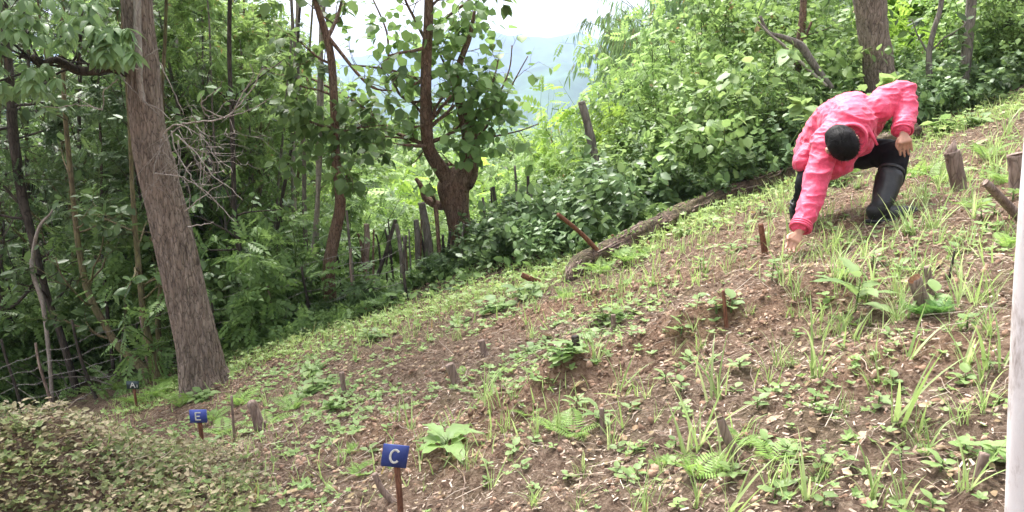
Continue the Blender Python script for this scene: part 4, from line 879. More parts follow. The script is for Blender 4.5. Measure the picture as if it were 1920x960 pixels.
caps(jk, [at(1538, 285, 5.26), ch1+[0, 0, .0], ch2+[0, 0, .01]], [.17, .165, .165], 24); caps(jk, [ch2, ch3, at(1592, 262, 4.74)], [.16, .145, .11], 24)
ellip(jk, at(1598, 222, 4.93), (.20, .17, .15)); ellip(jk, at(1572, 300, 4.80), (.095, .11, .10)); ellip(jk, at(1600, 250, 4.86), (.14, .12, .15)); ellip(jk, at(1560, 315, 4.78), (.07, .08, .065))
caps(jk, [ch2, SHL], [.13, .085]); caps(jk, [ch3, SHR], [.12, .082]); caps(jk, [SHL, at(1672, 178, 4.88), EL], [.088, .078, .070]); caps(jk, [EL, at(1698, 208, 4.80), at(1692, 240, 4.70)], [.070, .062, .056])
caps(jk, [SHR, at(1540, 305, 4.65), ER], [.085, .078, .072]); caps(jk, [ER, at(1515, 390, 4.50), at(1503, 420, 4.44)], [.072, .064, .054])
caps(jk, [at(1520, 285, 5.15), at(1508, 300, 5.12), at(1506, 306, 5.1)], [.075, .07, .06])
jacket = remesh('jacket', jk, .0065, 6, PINK, person, lambda co: folds(7, .012)(co)+folds(17, .008)(co))
jacket.parent = person
ck = MB()      # cuffs and collar
def ring(mb, c, d, r, w_, th=.008, n=28, sq=1.0):
    d = nrm(d); u = nrm(np.cross(d, [.3, .2, 1])); v = np.cross(d, u)
    P_ = [c+(u*math.cos(z)+v*math.sin(z)*sq)*r for z in np.linspace(0, 2*math.pi, n+1)]; 
    for o_ in (-.5, 0, .5): tube(mb, [p+d*w_*o_ for p in P_], np.full(n+1, th), 6)
ring(ck, at(1502, 424, 4.435), WR-ER, .056, .028)
o = obj('cuff', ck, PINK, person, True); o.location = -org; ck = MB(); ring(ck, at(1692, 242, 4.70), WL-EL, .055, .025)
o = obj('cuff', ck, PINK, person, True); o.location = -org
ck = MB(); ring(ck, at(1596, 258, 4.62), neck-ch2, .082, .03, .008); tube(ck, pxl([(1622, 238), (1634, 252), (1645, 272)], [4.66, 4.64, 4.63]), [.010, .012, .007], 8); o = obj('collar', ck, PINK, person, True); o.location = -org
tk = MB(); caps(tk, [pel, HL, KL+[0, 0, .0]], [.14, .112, .078], 20); caps(tk, [KL, at(1674, 330, 4.76), at(1664, 350, 4.70)], [.080, .072, .055], 20); caps(tk, [pel, HR, KR], [.14, .11, .07], 20); caps(tk, [KR, at(1501, 400, 5.2), AR], [.068, .055, .05], 20)
remesh('trousers', tk, .007, 6, TROU, person, folds(11, .010))
def boot(leg, ank, toe_dir, parent):
    bt = MB(); caps(bt, [leg, (np.array(leg)+ank)/2, ank+[0, 0, .02]], [.078, .068, .056], 20); td = nrm(toe_dir); g = float(H(ank[0], ank[1]))
    heel = np.array([ank[0], ank[1], g+.042])-td*.03; caps(bt, [ank, heel+[0, 0, .02]], [.056, .05], 16)
    caps(bt, [heel, heel+td*.10+[0, 0, -.002], heel+td*.20+[0, 0, -.006+.0*g]], [.044, .042, .036], 16)
    remesh('rubber_boot', bt, .005, 5, BOOT, parent, lambda co: .004*noise3(co*18))
    rb = MB(); ring(rb, np.array(leg)+nrm(leg-ank)*.055, leg-ank, .070, .010, .006); o = obj('boot_rim', rb, BOOT, parent, True); o.location = -org
    sl_ = MB(); s_ = np.cross(td, [0, 0, 1]); c0 = heel+td*.09; n = 24; rg = []
    for h in (-.052, -.030):
        rg += [c0+td*math.cos(z)*.148+s_*math.sin(z)*(.046+.006*math.cos(z))+np.array([0, 0, h+td[2]*math.cos(z)*.0]) for z in np.linspace(0, 2*math.pi, n, endpoint=False)]
    sl_.add(rg+[c0+[0, 0, -.052], c0+[0, 0, -.03]], [(k, (k+1) % n, n+(k+1) % n, n+k) for k in range(n)], [(2*n, (k+1) % n, k) for k in range(n)]+[(2*n+1, n+k, n+(k+1) % n) for k in range(n)])
    o = obj('boot_sole', sl_, BOOT, parent, False); o.location = -org
boot(at(1667, 335, 4.72), AL, [.93, -.25, .12], person); boot(at(1502, 395, 5.22), AR+[0, 0, 0], [-.3, -.9, -.05], person)
hk = MB(); ellip(hk, hp(0, -.016, .020), (.082, .098, .103), HM_, 28, 20); ellip(hk, hp(0, -.045, -.02), (.078, .072, .085), HM_)
hair = remesh('hair', hk, .005, 3, HAIRM, person, lambda co: .004*noise3(co*22))
hs_ = MB(); rng = rs(7); n = 2600; q = nrm(rng.normal(size=(n, 3))); q = q[(q[:, 2] > -.35) & (q[:, 1] < .75)]; P0 = q*np.array([.082, .098, .103])*.985+[0, -.016, .020]
ctr = np.array([.01, -.06, .09]); tdir = P0-ctr; tdir -= q*np.sum(tdir*q, 1, keepdims=True); tdir = nrm(tdir+rng.normal(size=tdir.shape)*.06)+q*.01
W0 = (HM_@P0.T).T+hc; D0 = (HM_@tdir.T).T; Nn = (HM_@q.T).T
bl = np.array([(-.04, 0, 0), (.04, 0, 0), (.03, .6, .05), (-.03, .6, .05), (0, 1, 0.0)]); inst(hs_, (bl, np.array([(0, 1, 2, 3)]), np.array([(3, 2, 4)])), W0, D0, rng.uniform(.016, .028, len(W0)), rng, .1, up=Nn)
o = obj('hair_strands', hs_, HAIRM, hair); o.location = -org
# ================================================================== section 4 : vegetation
rng = rs(400)
def put(tpl, px, Y, s=None, top=None, rz=None, squash=1.0, sink=0.0, tilt=(0, 0)):
    g = gcol(px, Y)
    if top is not None: s = max(.15, (at(px, top, Y)[2]-g[2])/tpl['_h'])
    s = s if s else 1.0; rz = rng.rand()*6.28 if rz is None else rz
    return dup(tpl, g-[0, 0, sink], rz, (s*squash, s*squash, s), tilt)
def tree(tpl, px, Y, phrase, group='trees of the dark forest at left', **k):
    return reg(put(tpl, px, Y, **k), phrase, 'tree', group, (px, at(px, 500, Y)[2]*0+topx(gcol(px, Y))[1]))
# ---- dark forest at the left
FG = 'trees of the dark forest at left'
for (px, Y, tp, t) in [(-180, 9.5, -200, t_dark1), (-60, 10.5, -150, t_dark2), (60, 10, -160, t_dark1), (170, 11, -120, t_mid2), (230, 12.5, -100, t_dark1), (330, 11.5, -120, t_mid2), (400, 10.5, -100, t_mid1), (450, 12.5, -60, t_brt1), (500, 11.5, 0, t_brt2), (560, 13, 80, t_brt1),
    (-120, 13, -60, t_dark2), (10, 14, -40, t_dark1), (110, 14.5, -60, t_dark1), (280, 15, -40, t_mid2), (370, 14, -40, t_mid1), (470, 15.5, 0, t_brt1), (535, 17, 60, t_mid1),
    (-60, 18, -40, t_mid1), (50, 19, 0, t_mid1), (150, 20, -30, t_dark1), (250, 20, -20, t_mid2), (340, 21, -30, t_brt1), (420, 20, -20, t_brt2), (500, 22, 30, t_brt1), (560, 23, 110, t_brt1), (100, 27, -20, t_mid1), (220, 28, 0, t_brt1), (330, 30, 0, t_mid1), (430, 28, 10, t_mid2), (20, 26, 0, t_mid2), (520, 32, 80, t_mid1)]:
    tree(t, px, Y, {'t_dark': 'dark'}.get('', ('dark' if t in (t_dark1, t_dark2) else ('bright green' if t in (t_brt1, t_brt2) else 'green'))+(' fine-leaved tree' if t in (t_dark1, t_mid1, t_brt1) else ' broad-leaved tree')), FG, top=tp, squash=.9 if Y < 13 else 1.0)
for (px, Y, tp) in [(475, 10.6, 40), (430, 10.2, -20), (520, 12.5, 30), (350, 12.6, -40)]: tree(t_brt1, px, Y, 'bright green tree', FG, top=tp, squash=.8)
for k in range(26):
    px = rng.uniform(-60, 560); Y = rng.uniform(9.4, 15); tree(t_sapd if rng.rand() < .6 else t_sap, px, Y, 'thin dark sapling', 'saplings under the forest trees', top=rng.uniform(80, 330))
for k in range(60):
    px = rng.uniform(-80, 540); Y = rng.uniform(9.2, 16)
    o = put([s_dark, s_low2, s_dark, s_fine][rng.randint(4)], px, Y, s=rng.uniform(.7, 1.3)); reg(o, 'low shaded bush', 'bush', 'low bushes on the forest floor')
# ---- centre : bushes and trees on the falling slope
CG = 'light green trees on the falling slope'
for (px, Y, tp, t) in [(590, 14, 180, t_mid2), (560, 19, 150, t_mid1), (640, 18, 230, t_brt1), (700, 16, 300, t_brt2), (740, 24, 290, t_pale), (680, 28, 240, t_brt1), (790, 20, 320, t_pale), (820, 30, 300, t_brt1), (900, 17, 330, t_brt2), (860, 24, 300, t_pale), (950, 20, 300, t_pale), (990, 26, 268, t_brt1),
    (930, 36, 270, t_mid1), (760, 40, 255, t_mid1), (640, 38, 200, t_mid1), (600, 30, 170, t_brt1), (700, 48, 240, t_mid2), (860, 46, 262, t_mid1), (970, 44, 262, t_mid2), (1045, 34, 268, t_brt1), (720, 60, 246, t_mid1), (800, 65, 250, t_mid2), (890, 62, 255, t_mid1), (960, 60, 258, t_mid1), (640, 60, 220, t_mid1), (1010, 55, 262, t_mid2), (560, 45, 150, t_mid1)]:
    tree(t, px, Y, {t_mid1: 'distant green tree', t_mid2: 'distant green tree', t_pale: 'pale feathery bushy tree'}.get(t, 'bright light green tree'), CG, top=tp, squash=1.5 if Y > 30 else 1.15)
for k in range(46):
    px = rng.uniform(590, 1010); Y = rng.uniform(11.0, 19); t = [s_fine, s_broad, s_yel, s_fine][rng.randint(4)]
    o = put(t, px, Y, top=rng.uniform(370, 470) if Y < 14 else rng.uniform(320, 430)); reg(o, 'light green bush', 'bush', 'light green bushes behind the post row')
# weeds in front of the posts
for k in range(70):
    px = rng.uniform(470, 1010); Y = rng.uniform(8.6, 10.3); t = [s_low, s_low2, s_lowp, s_low, f4, f4][rng.randint(6)]
    if abs(px-868) < 25 and Y < 9.9: continue
    lo_ = 610 < px < 900
    if lo_: Y = 8.3+(Y-8.6)*.4
    o = put(t, px, Y, s=rng.uniform(.7, 1.15)*(.55 if lo_ else .9)); reg(o, 'dark green low weed' if t in (s_low, s_low2) else ('shaded fern' if t is f4 else 'pale low weed'), 'fern' if t is f4 else 'weed', 'low weeds along the forest edge')
for (px, Y, s) in [(935, 8.6, .6), (965, 8.2, .75), (1000, 7.9, .75), (1040, 7.5, .75), (985, 8.8, .8), (1060, 8.2, .85), (1110, 8.0, 1.0), (950, 9.4, .7), (1020, 9.0, .95), (1150, 7.8, 1.0), (1200, 8.0, 1.1)]:
    reg(put(s_blue, px, Y, s=s), 'bluish broad-leaved weed', 'weed', 'broad-leaved weeds by the log')
for (px, Y, s) in [(1180, 7.6, .8), (1130, 7.3, .7), (1215, 7.5, .8)]: reg(put(f4, px, Y, s=s*1.2), 'drooping dark fern', 'fern', 'ferns behind the log')
# ---- right thicket
TG = 'tall bushes of the right thicket'
cols = [(1030, 9.5, 345, s_fine), (1075, 9.2, 330, s_broad), (1120, 9.6, 300, s_pale), (1165, 9.0, 285, s_broad2), (1210, 9.4, 220, s_pale), (1255, 8.6, 235, s_broad2), (1290, 9.2, 150, s_broad), (1330, 8.5, 170, s_pale), (1365, 9.2, 60, s_broad), (1400, 8.6, 130, s_broad2), (1440, 9.4, 20, s_pale),
  (1470, 8.8, 150, s_broad2), (1320, 10.4, 40, s_fine), (1375, 10.8, -40, s_broad), (1430, 10.5, -60, s_broad), (1490, 10.4, -30, s_broad2), (1240, 10.6, 150, s_broad2), (1180, 10.8, 200, s_yel), (1120, 11.5, 230, s_fine), (1060, 11.5, 260, s_fine), (1010, 11.5, 290, s_fine), (1545, 12.6, 20, s_broad2), (1590, 13.6, -20, s_broad2),
  (1290, 11.6, 80, s_pale), (1230, 12.0, 130, s_fine), (1150, 12.5, 180, s_yel), (1420, 12.2, -60, s_broad), (1520, 12.5, -60, s_broad2), (1350, 8.0, 260, s_broad2), (1420, 7.9, 240, s_broad2), (1290, 8.0, 290, s_broad2), (1230, 8.2, 300, s_blue), (1340, 7.7, 310, s_blue), (1400, 7.8, 280, s_blue), (1455, 8.0, 230, s_blue), (1500, 8.3, 210, s_blue), (1440, 8.3, 170, s_broad)]
for (px, Y, tp, t) in cols:
    ph = {s_fine: 'pale feathery bush', s_broad: 'tall bright broad-leaved bush', s_pale: 'tall pale round-leaved bush', s_broad2: 'tall green broad-leaved bush', s_yel: 'yellow-green bush', s_blue: 'bluish large-leaved weed'}[t]
    reg(put(t, px, Y, top=tp, squash=1.0 if t not in (s_fine, s_yel) else .85), ph, 'bush', TG)
for (px, Y, s) in [(1180, 8.3, .7), (1300, 8.2, .8), (1430, 8.2, .9), (1480, 8.8, 1.0), (1560, 9.6, .9)]: reg(put(s_big, px, Y, s=s), 'pale large-leaved bush', 'bush', TG)
for (px, Y, tp, t) in [(1085, 15, 152, s_fine), (1125, 16.5, 162, s_fine), (1165, 15, 165, s_fine), (1060, 17, 205, s_fine), (1200, 14, 150, s_fine)]: reg(put(t, px, Y, top=tp, squash=.7), 'vine-covered rounded pale bush', 'bush', 'vine-covered bushes on the skyline')
for (px, Y, tp, t) in [(1262, 13, 75, b2), (1240, 15, 60, b2), (1270, 16, -20, b1), (1270, 14, 70, b2), (1330, 15.5, -10, b1), (1390, 14, -60, b1), (1290, 18, 20, b1), (1450, 15, -120, b1), (1360, 18, -60, b1), (1225, 14.5, 150, b2), (1520, 16, -140, b1), (1300, 13, 120, b2)]:
    reg(put(t, px, Y, top=tp, squash=.62), 'feathery arching bamboo clump', 'bamboo', 'bamboo clumps on the skyline')
for (px, Y, tp, t) in [(1400, 19, -330, t_dark2), (1460, 20, -300, t_dark1), (1500, 19, -260, t_dark2), (1600, 18, -260, t_mid1), (1700, 18, -250, t_mid2), (1800, 17, -250, t_mid1), (1900, 16, -250, t_dark1), (1560, 20, -300, t_mid2), (1660, 21, -300, t_mid1), (1760, 20, -300, t_mid2), (1860, 19, -300, t_mid2), (1960, 18, -300, t_dark2), (1340, 22, -200, t_mid2)]:
    reg(put(t, px, Y, top=tp, squash=.8), 'tall dark tree' if t in (t_dark1, t_dark2) else 'tall green tree', 'tree', 'trees on the upper right slope')
for k in range(34):
    px = rng.uniform(1560, 1960); Y = rng.uniform(11.8, 16); reg(put(s_yel, px, Y, s=rng.uniform(.8, 1.35), squash=1.1), 'glowing yellow-green bush', 'bush', 'yellow-green bushes behind the right trunks')
for k in range(9):
    px = rng.uniform(1680, 1960); Y = rng.uniform(9.2, 11.5); reg(put(s_pale if k % 3 else s_broad, px, Y, s=rng.uniform(.3, .55)), 'green broad-leaved bush', 'bush', 'bushes round the right trunks')
for k in range(36):
    px = rng.uniform(1500, 1960); Y = 8.3+rng.uniform(0, 2.2)+(px-1700)*.0005; t = [s_lowp, s_blue, s_low, s_blue][rng.randint(4)]
    reg(put(t, px, Y, s=rng.uniform(.55, .95) if t is s_blue else rng.uniform(.8, 1.2)), 'low green leafy weed', 'weed', 'low weeds above the plot')
for (px, Y, s, t) in [(1890, 9.4, 1, s_pale), (1940, 8.9, .9, s_pale), (1850, 10.2, 1.1, s_pale)]: reg(put(t, px, Y, s=s*.7), 'leafy bush', 'bush', 'bushes round the right trunks')
# ---- plants in the plot, each where the photo has it
def plant(tpl, px, py, s, phrase, cat, group, rz=None, tilt=None):
    g = gnd(px, py); g[2] = float(Hd(g[0], g[1]))-(.03 if tpl is h_clump else (.008 if tpl in (f1, f2, f3) else 0)); tl = tilt if tilt else (rng.normal()*.08, rng.normal()*.08)
    return reg(dup(tpl, g, rng.rand()*6.28 if rz is None else rz, s, tl), phrase, cat, group, (px, py))
HG = 'leafy plants in the plot'
big = plant(h_big, 838, 848, .9, 'large pale-leaved plant', 'plant', HG)
for (px, py, s, t, ph) in [(1603, 592, 1.15, h_lance, 'long-leaved plant'), (1862, 865, .62, h_heart, 'heart-leaved plant'), (1110, 640, 1.1, h_clump, 'heart-leaved plant'), (1060, 668, 1.0, h_clump, 'heart-leaved plant'), (1150, 600, 1.0, h_clump, 'heart-leaved plant'), 
    (600, 728, 1.3, h_clump, 'broad-leaved plant'), (570, 745, 1.0, h_clump, 'broad-leaved plant'), (630, 765, 1.0, h_clump, 'broad-leaved plant'), (588, 700, 1.2, h_clump, 'broad-leaved plant'), (1120, 790, 1.0, h_lance, 'lance-leaved plant'), (1080, 765, .7, h_lance, 'lance-leaved plant'),
    (520, 700, .8, h_clump, 'broad-leaved plant'), (1470, 488, .6, h_small, 'small bright plant'), (930, 585, 1.2, h_clump, 'broad-leaved plant'), (990, 560, 1.3, h_clump, 'broad-leaved plant'), (860, 610, 1.0, h_clump, 'broad-leaved plant'), (700, 640, 1.2, h_clump, 'broad-leaved plant'), (380, 748, 1.2, h_clump, 'broad-leaved plant'), (440, 700, .9, h_clump, 'broad-leaved plant'), (1000, 655, .8, h_clump, 'broad-leaved plant'),
    (1545, 950, .9, h_small2, 'small round-leaved plant'), (1690, 950, .9, h_small2, 'small round-leaved plant'), (1270, 955, .8, h_small2, 'small round-leaved plant'), (1400, 350, 1.2, h_clump, 'broad-leaved plant'), (1290, 440, 1.0, h_clump, 'broad-leaved plant'), (1570, 345, 1.1, h_clump, 'broad-leaved plant'), (1830, 240, 1.2, h_clump, 'broad-leaved plant'), (1770, 250, 1.3, h_clump, 'broad-leaved plant'), (1810, 715, .9, h_small, 'small bright plant')]:
    plant(t, px, py, (.75 if py > 600 else 1)*s*(.72 if t is h_clump else (.68 if t is h_lance else .8))*(.65 if (px, py) in ((1120, 790), (1080, 765)) else 1), ph, 'plant', HG)
reg(dup(h_big, gcol(400, 4.5), .5, .5), 'round-leaved plant', 'plant', HG, (395, 850))
for (px, py, s, t) in [(1075, 815, 1.2, f2), (1040, 800, .9, f2), (990, 775, .7, f2), (1450, 868, .95, f2), (1380, 845, .8, f2), (1300, 900, 1.0, f1), (1240, 870, .6, f1), (680, 880, .85, f3), (900, 740, .5, f2), (1170, 500, 1.2, f3), (1130, 515, 1.2, f1), (1210, 480, 1.0, f3), (1730, 600, .85, f5), (1760, 600, .7, f5), (1765, 335, 1.4, f2), (1720, 330, 1.2, f1), (1890, 345, 1.0, f1), (1830, 390, .8, f2), (1850, 300, 1.2, f1),
    (300, 745, 1.5, f3), (260, 760, 1.5, f3), (340, 760, 1.3, f1), (320, 725, 1.3, f3), (450, 760, 1.1, f1), (500, 800, 1.0, f2), (550, 770, .9, f1), (1060, 560, .9, f1), (1590, 610, .7, f1), (870, 700, .6, f2), (660, 850, .6, f1), (1890, 460, .6, f1), (400, 790, .9, f1), (230, 735, 1.6, f1), (1600, 330, 1.0, f1), (420, 815, 1.0, f2)]:
    plant(t, px, py, s*(.55 if py > 560 and px > 600 else .8), 'dark green fern' if t is f5 else ('bright bushy fern' if t is f3 else 'light green fern'), 'fern', 'ferns in the plot')
TF = 'grass tufts scattered over the plot'
listed = [(1683, 800, 1.35, 3, 0), (1702, 672, 1.0, 3, 0), (1868, 700, 1.3, 0, 0), (1530, 712, 1.3, 5, 0), (1550, 625, 1.2, 4, 0), (1345, 745, 1.3, 1, 0), (1305, 845, 1.2, 3, 0), (1368, 962, 1.0, 3, 0), (1640, 935, 1.1, 5, 0), (1735, 860, .8, 5, 0), (1860, 560, .9, 1, 0), (965, 868, .8, 6, 0), (1000, 950, 1.0, 6, 0), (1110, 655, 1.1, 1, 0), (1090, 880, .7, 4, 0),
  (600, 880, .9, 6, 0), (640, 870, .8, 0, 0), (740, 790, .9, 0, 0), (770, 800, .9, 3, 0), (625, 820, .8, 6, 0), (910, 760, .9, 1, 0), (850, 800, .8, 0, 0), (1490, 560, .9, 1, 0), (1265, 665, .7, 6, 0), (1440, 720, .8, 5, 0), (1555, 470, 1.2, 0, 0), (1620, 490, 1.1, 5, 0), (1540, 420, 1.3, 1, 0), (1480, 680, .7, 4, 0), (1150, 830, .7, 1, 0), (1800, 560, .7, 3, 0), (1885, 250, 1.6, 1, 0), (1860, 280, 1.4, 4, 0), (1905, 215, 1.6, 2, 0), (1500, 390, 1.3, 1, 0), (1470, 380, 1.4, 1, 0), (1450, 400, 1.2, 4, 0), (1510, 930, .9, 3, 0), (1210, 950, .9, 4, 0), (560, 900, .7, 0, 0)]
for (px, py, s, k, z) in listed: plant(tufts[k], px, py, s, ['grass tuft', 'dense grass tuft', 'fine grass tuft', 'tall upright grass tuft', 'dense arching grass tuft', 'wide drooping grass tuft', 'thin grass tuft'][k], 'grass tuft', TF)
poly = [(450, 705), (640, 640), (850, 590), (1090, 535), (1300, 440), (1500, 365), (1640, 330), (1720, 290), (1900, 200), (1905, 960), (575, 960), (560, 885), (430, 840)]
def inpoly(x, y):
    c = False; n = len(poly)
    for i in range(n):
        (x1, y1), (x2, y2) = poly[i], poly[i-1]
        if (y1 > y) != (y2 > y) and x < (x2-x1)*(y-y1)/(y2-y1)+x1: c = not c
    return c
cnt = 0
while cnt < 215:
    px, py = rng.uniform(440, 1910), rng.uniform(200, 965)
    if not inpoly(px, py): continue
    if 1180 < px < 1560 and 520 < py < 700 and rng.rand() < .8: continue      # freshly dug, bare
    if py > 640 and rng.rand() < .76: continue
    k = rng.randint(7); s = rng.uniform(.55, 1.1) if py > 560 else rng.uniform(.8, 1.35)
    if abs(px-1600) < 130 and 250 < py < 430: s *= .7
    plant(tufts[k], px, py, s*.9, ['grass tuft', 'dense grass tuft', 'fine grass tuft', 'tall upright grass tuft', 'dense arching grass tuft', 'wide drooping grass tuft', 'thin grass tuft'][k], 'grass tuft', TF); cnt += 1
cnt = 0
while cnt < 130:
    px, py = rng.uniform(440, 1900), rng.uniform(260, 960)
    if not inpoly(px, py): continue
    plant(h_small if rng.rand() < .5 else h_small2, px, py, rng.uniform(.5, 1.0)*(.6 if py > 620 else 1), 'tiny leafy seedling', 'seedling', 'leafy seedlings in the plot'); cnt += 1
# ---- uncountable ground cover ("stuff")
def scat(n, x0, x1, y0, y1, seed, pred=None):
    r = rs(seed); x = r.uniform(x0, x1, n); y = y0+(y1-y0)*r.rand(n)**1.15
    px, py = topx((x, y, H(x, y))); ok = (px > -60) & (px < 1980) & (py < 1010)
    if pred is not None: ok &= pred(x, y, r)
    x, y = x[ok], y[ok]; return np.stack([x, y, Hd(x, y)], -1), r
def gslope(p): return np.tile(nrm([-.34, .05, 1]), (len(p), 1))
a = MB(); p, r = scat(26000, -4, 6, 1.0, 9.2, 1, lambda x, y, r: fbm(x, y, .6, 2, 4) > -.35)
ax = r.normal(size=(len(p), 3))*[1, 1, .12]; ax[:, 2] += ax[:, 0]*.34
tplD = (np.array([(0, 0, 0), (-.3, .35, .14), (-.22, .75, .10), (0, 1, .05), (.22, .75, .16), (.3, .35, .1), (0, .5, -.02)]), None, np.array([(0, 6, 1), (1, 6, 2), (2, 6, 3), (3, 6, 4), (4, 6, 5), (5, 6, 0)]))
inst(a, tplD, p+[0, 0, .008], ax, (.008+.030*r.rand(len(p))**2)*np.where(r.rand(len(p)) < .04, 2.2, 1), r, .35, up=gslope(p)); tag(obj('leaf_litter', a, G['deadleaf']), 'dry brown dead leaves scattered over the soil', 'leaf litter', kind='stuff')
a = MB(); p, r = scat(22000, -4, 6, 1.0, 9.2, 2)
tw = MB(); tube(tw, [(0, 0, 0), (.03, .35, .03), (-.02, .7, .01), (.02, 1, .05)], [.011, .011, .009, .006], 3, cap=False); TW = (np.concatenate(tw.v), np.concatenate(tw.q), None)
ax = r.normal(size=(len(p), 3))*[1, 1, .15]; ax[:, 2] += ax[:, 0]*.34; L = .025+.16*r.rand(len(p))**3.2
inst(a, TW, p+[0, 0, .008], ax, L, r, .5, up=gslope(p))
STRAW, nt, b = newmat('dry_stalk'); gi = N(nt, 'ShaderNodeNewGeometry'); nt.links.new(ramp(nt, gi.outputs['Random Per Island'], [(0, (.14, .09, .065)), (.3, (.28, .20, .15)), (.65, (.38, .30, .23)), (1, (.50, .42, .34))]), b.inputs['Base Color']); b.inputs['Roughness'].default_value = .9
tag(obj('dry_stalks', a, STRAW), 'dry stalks and twigs strewn over the soil', 'dry stalks', kind='stuff')
a = MB(); p, r = scat(26000, -2.6, 2.6, 1.0, 4.6, 21)
ax = r.normal(size=(len(p), 3))*[1, 1, .12]; ax[:, 2] += ax[:, 0]*.34
CHP = (np.array([(-.12, 0, 0), (.10, .05, .03), (.14, .9, .02), (-.08, 1, .05)]), np.array([(0, 1, 2, 3)]), None); inst(a, CHP, p+[0, 0, .006], ax, .008+.022*r.rand(len(p))**2, r, .5, up=gslope(p)); inst(a, TW, p+[0, 0, .006]+r.normal(size=p.shape)*[.02, .02, 0], r.normal(size=(len(p), 3))*[1, 1, .1], .015+.05*r.rand(len(p))**2, r, .5)
tag(obj('wood_chips', a, STRAW), 'fine wood chips and straw crumbs on the near soil', 'wood chips', kind='stuff')
# soil clods
ic = MB(); ellip(ic, (0, 0, 0), (1, .8, .62), n=7, m=5); cv = np.concatenate(ic.v); cv = cv*(1+.6*noise3(cv*1.7+3))[:, None]*[1, 1.5, 1]; CL = (cv, np.concatenate(ic.q), np.concatenate(ic.t))
def near_dug(x, y):
    d = np.zeros_like(x)
    for A_, B_, wd, h in RIDGES: d = np.maximum(d, np.exp(-(segd(x, y, A_, B_)/(wd*1.8))**2))
    return d
a = MB(); p, r = scat(60000, -4, 5.5, 1.0, 8.6, 3, lambda x, y, r: r.rand(len(x)) < .35+.65*near_dug(x, y))
inst(a, CL, p, r.normal(size=(len(p), 3)), .003+.016*r.rand(len(p))**2.3, r, 1.)
CLM, nt, b = newmat('soil_clod'); gi = N(nt, 'ShaderNodeNewGeometry'); nt.links.new(ramp(nt, gi.outputs['Random Per Island'], [(0, (.11, .065, .042)), (.35, (.20, .12, .078)), (.65, (.31, .19, .125)), (1, (.40, .27, .19))]), b.inputs['Base Color']); b.inputs['Roughness'].default_value = .95; bump(nt, b, noise_(nt, 60, 4, .7, objvec(nt)), .8, .01)
tag(obj('soil_clods', a, CLM), 'crumbled brown clods of dug soil', 'soil clods', kind='stuff')
# tiny seedlings
sd_ = MB(); r0 = rs(9)
inst(sd_, LS, np.zeros((5, 3))+[0, 0, .3], [(math.cos(z), math.sin(z), .45) for z in np.arange(5)*2.4], np.array([1, .9, .8, .9, .6]), r0, .2); SDL = (np.concatenate(sd_.v), np.concatenate(sd_.q), None)
a = MB(); p, r = scat(34000, -4.2, 5.8, 1.0, 8.6, 4, lambda x, y, r: fbm(x, y, .5, 3, 8)+.25 > r.rand(len(x))*1.1)
inst(a, SDL, p, r.normal(size=(len(p), 3))*[1, 1, .1]+[0, 0, .0], r.uniform(.009, .030, len(p))*np.where((p[:, 0] < 1) & (p[:, 1] > 3.2), 1.4, 1), r, .3); tag(obj('seedling_cover', a, G['herb']), 'tiny green weed seedlings speckling the soil', 'ground cover', kind='stuff')
# grass band along the edge of the plot
a = MB(); p, r = scat(16000, -4.6, 7, 5.2, 9.2, 5, lambda x, y, r: np.exp(-((y-edgeY(x)+.35)/.55)**2)*(x > -3.6) > r.rand(len(x)))
GB = T_blade(3, .07, 1.0); inst(a, GB, p, r.normal(size=(len(p), 3))*[1, 1, .1], r.uniform(.06, .16, len(p)), r, .35); inst(a, SDL, p+r.normal(size=p.shape)*[.08, .08, 0]+[0, 0, .03], r.normal(size=(len(p), 3))*[1, 1, .2], r.uniform(.02, .05, len(p)), r, .3)
tag(obj('edge_grass', a, G['grass']), 'band of low fresh grass along the far edge of the plot', 'grass', kind='stuff')
# sparse thin grass over the whole plot
a = MB(); p, r = scat(17000, -4, 6, 1.2, 8.6, 6, lambda x, y, r: (fbm(x, y, .8, 2, 12)+.4 > r.rand(len(x))) & (y > 2.6+.8*r.rand(len(x)))); inst(a, GB, p, r.normal(size=(len(p), 3))*[1, 1, .1], r.uniform(.04, .12, len(p)), r, .35)
tag(obj('sparse_grass', a, G['grass']), 'thin single grass blades between the clods', 'grass', kind='stuff')
# forest undergrowth and valley cover
def cover(name, label, n, x0, x1, y0, y1, seed, mat, tpl, size, hmax, pred=None):
    r = rs(seed); x = r.uniform(x0, x1, n); y = y0+(y1-y0)*r.rand(n)**1.3; ok = (y > edgeY(x)+.15)
    px, py = topx((x, y, H(x, y))); ok &= (px > -200) & (px < 2100)
    if pred is not None: ok &= pred(x, y, r)
    x, y = x[ok], y[ok]; p = np.stack([x, y, H(x, y)+hmax*r.rand(len(x))*(.5+.5*fbm(x, y, .7, 2, 3))], -1); a = MB()
    inst(a, tpl, p, r.normal(size=(len(p), 3))*[1, 1, .4]+[0, 0, .1], size*r.uniform(.6, 1.3, len(p)), r, .45); tag(obj(name, a, mat), label, 'undergrowth', kind='stuff')
cover('undergrowth', 'dark low undergrowth on the forest floor', 26000, -14, -1.2, 7.6, 22, 7, G['mid'], SPR, .15, .25, lambda x, y, r: (x/y > -.40) | (r.rand(len(x)) < .22))
cover('undergrowth', 'mixed green undergrowth along the plot edge', 16000, -2.6, 12, 7.0, 18, 8, G['mid'], LS, .09, .30)
cover('undergrowth', 'pale low growth on the falling valley slope', 26000, -12, 16, 14, 70, 9, G['bright'], SPR, .55, 1.2)
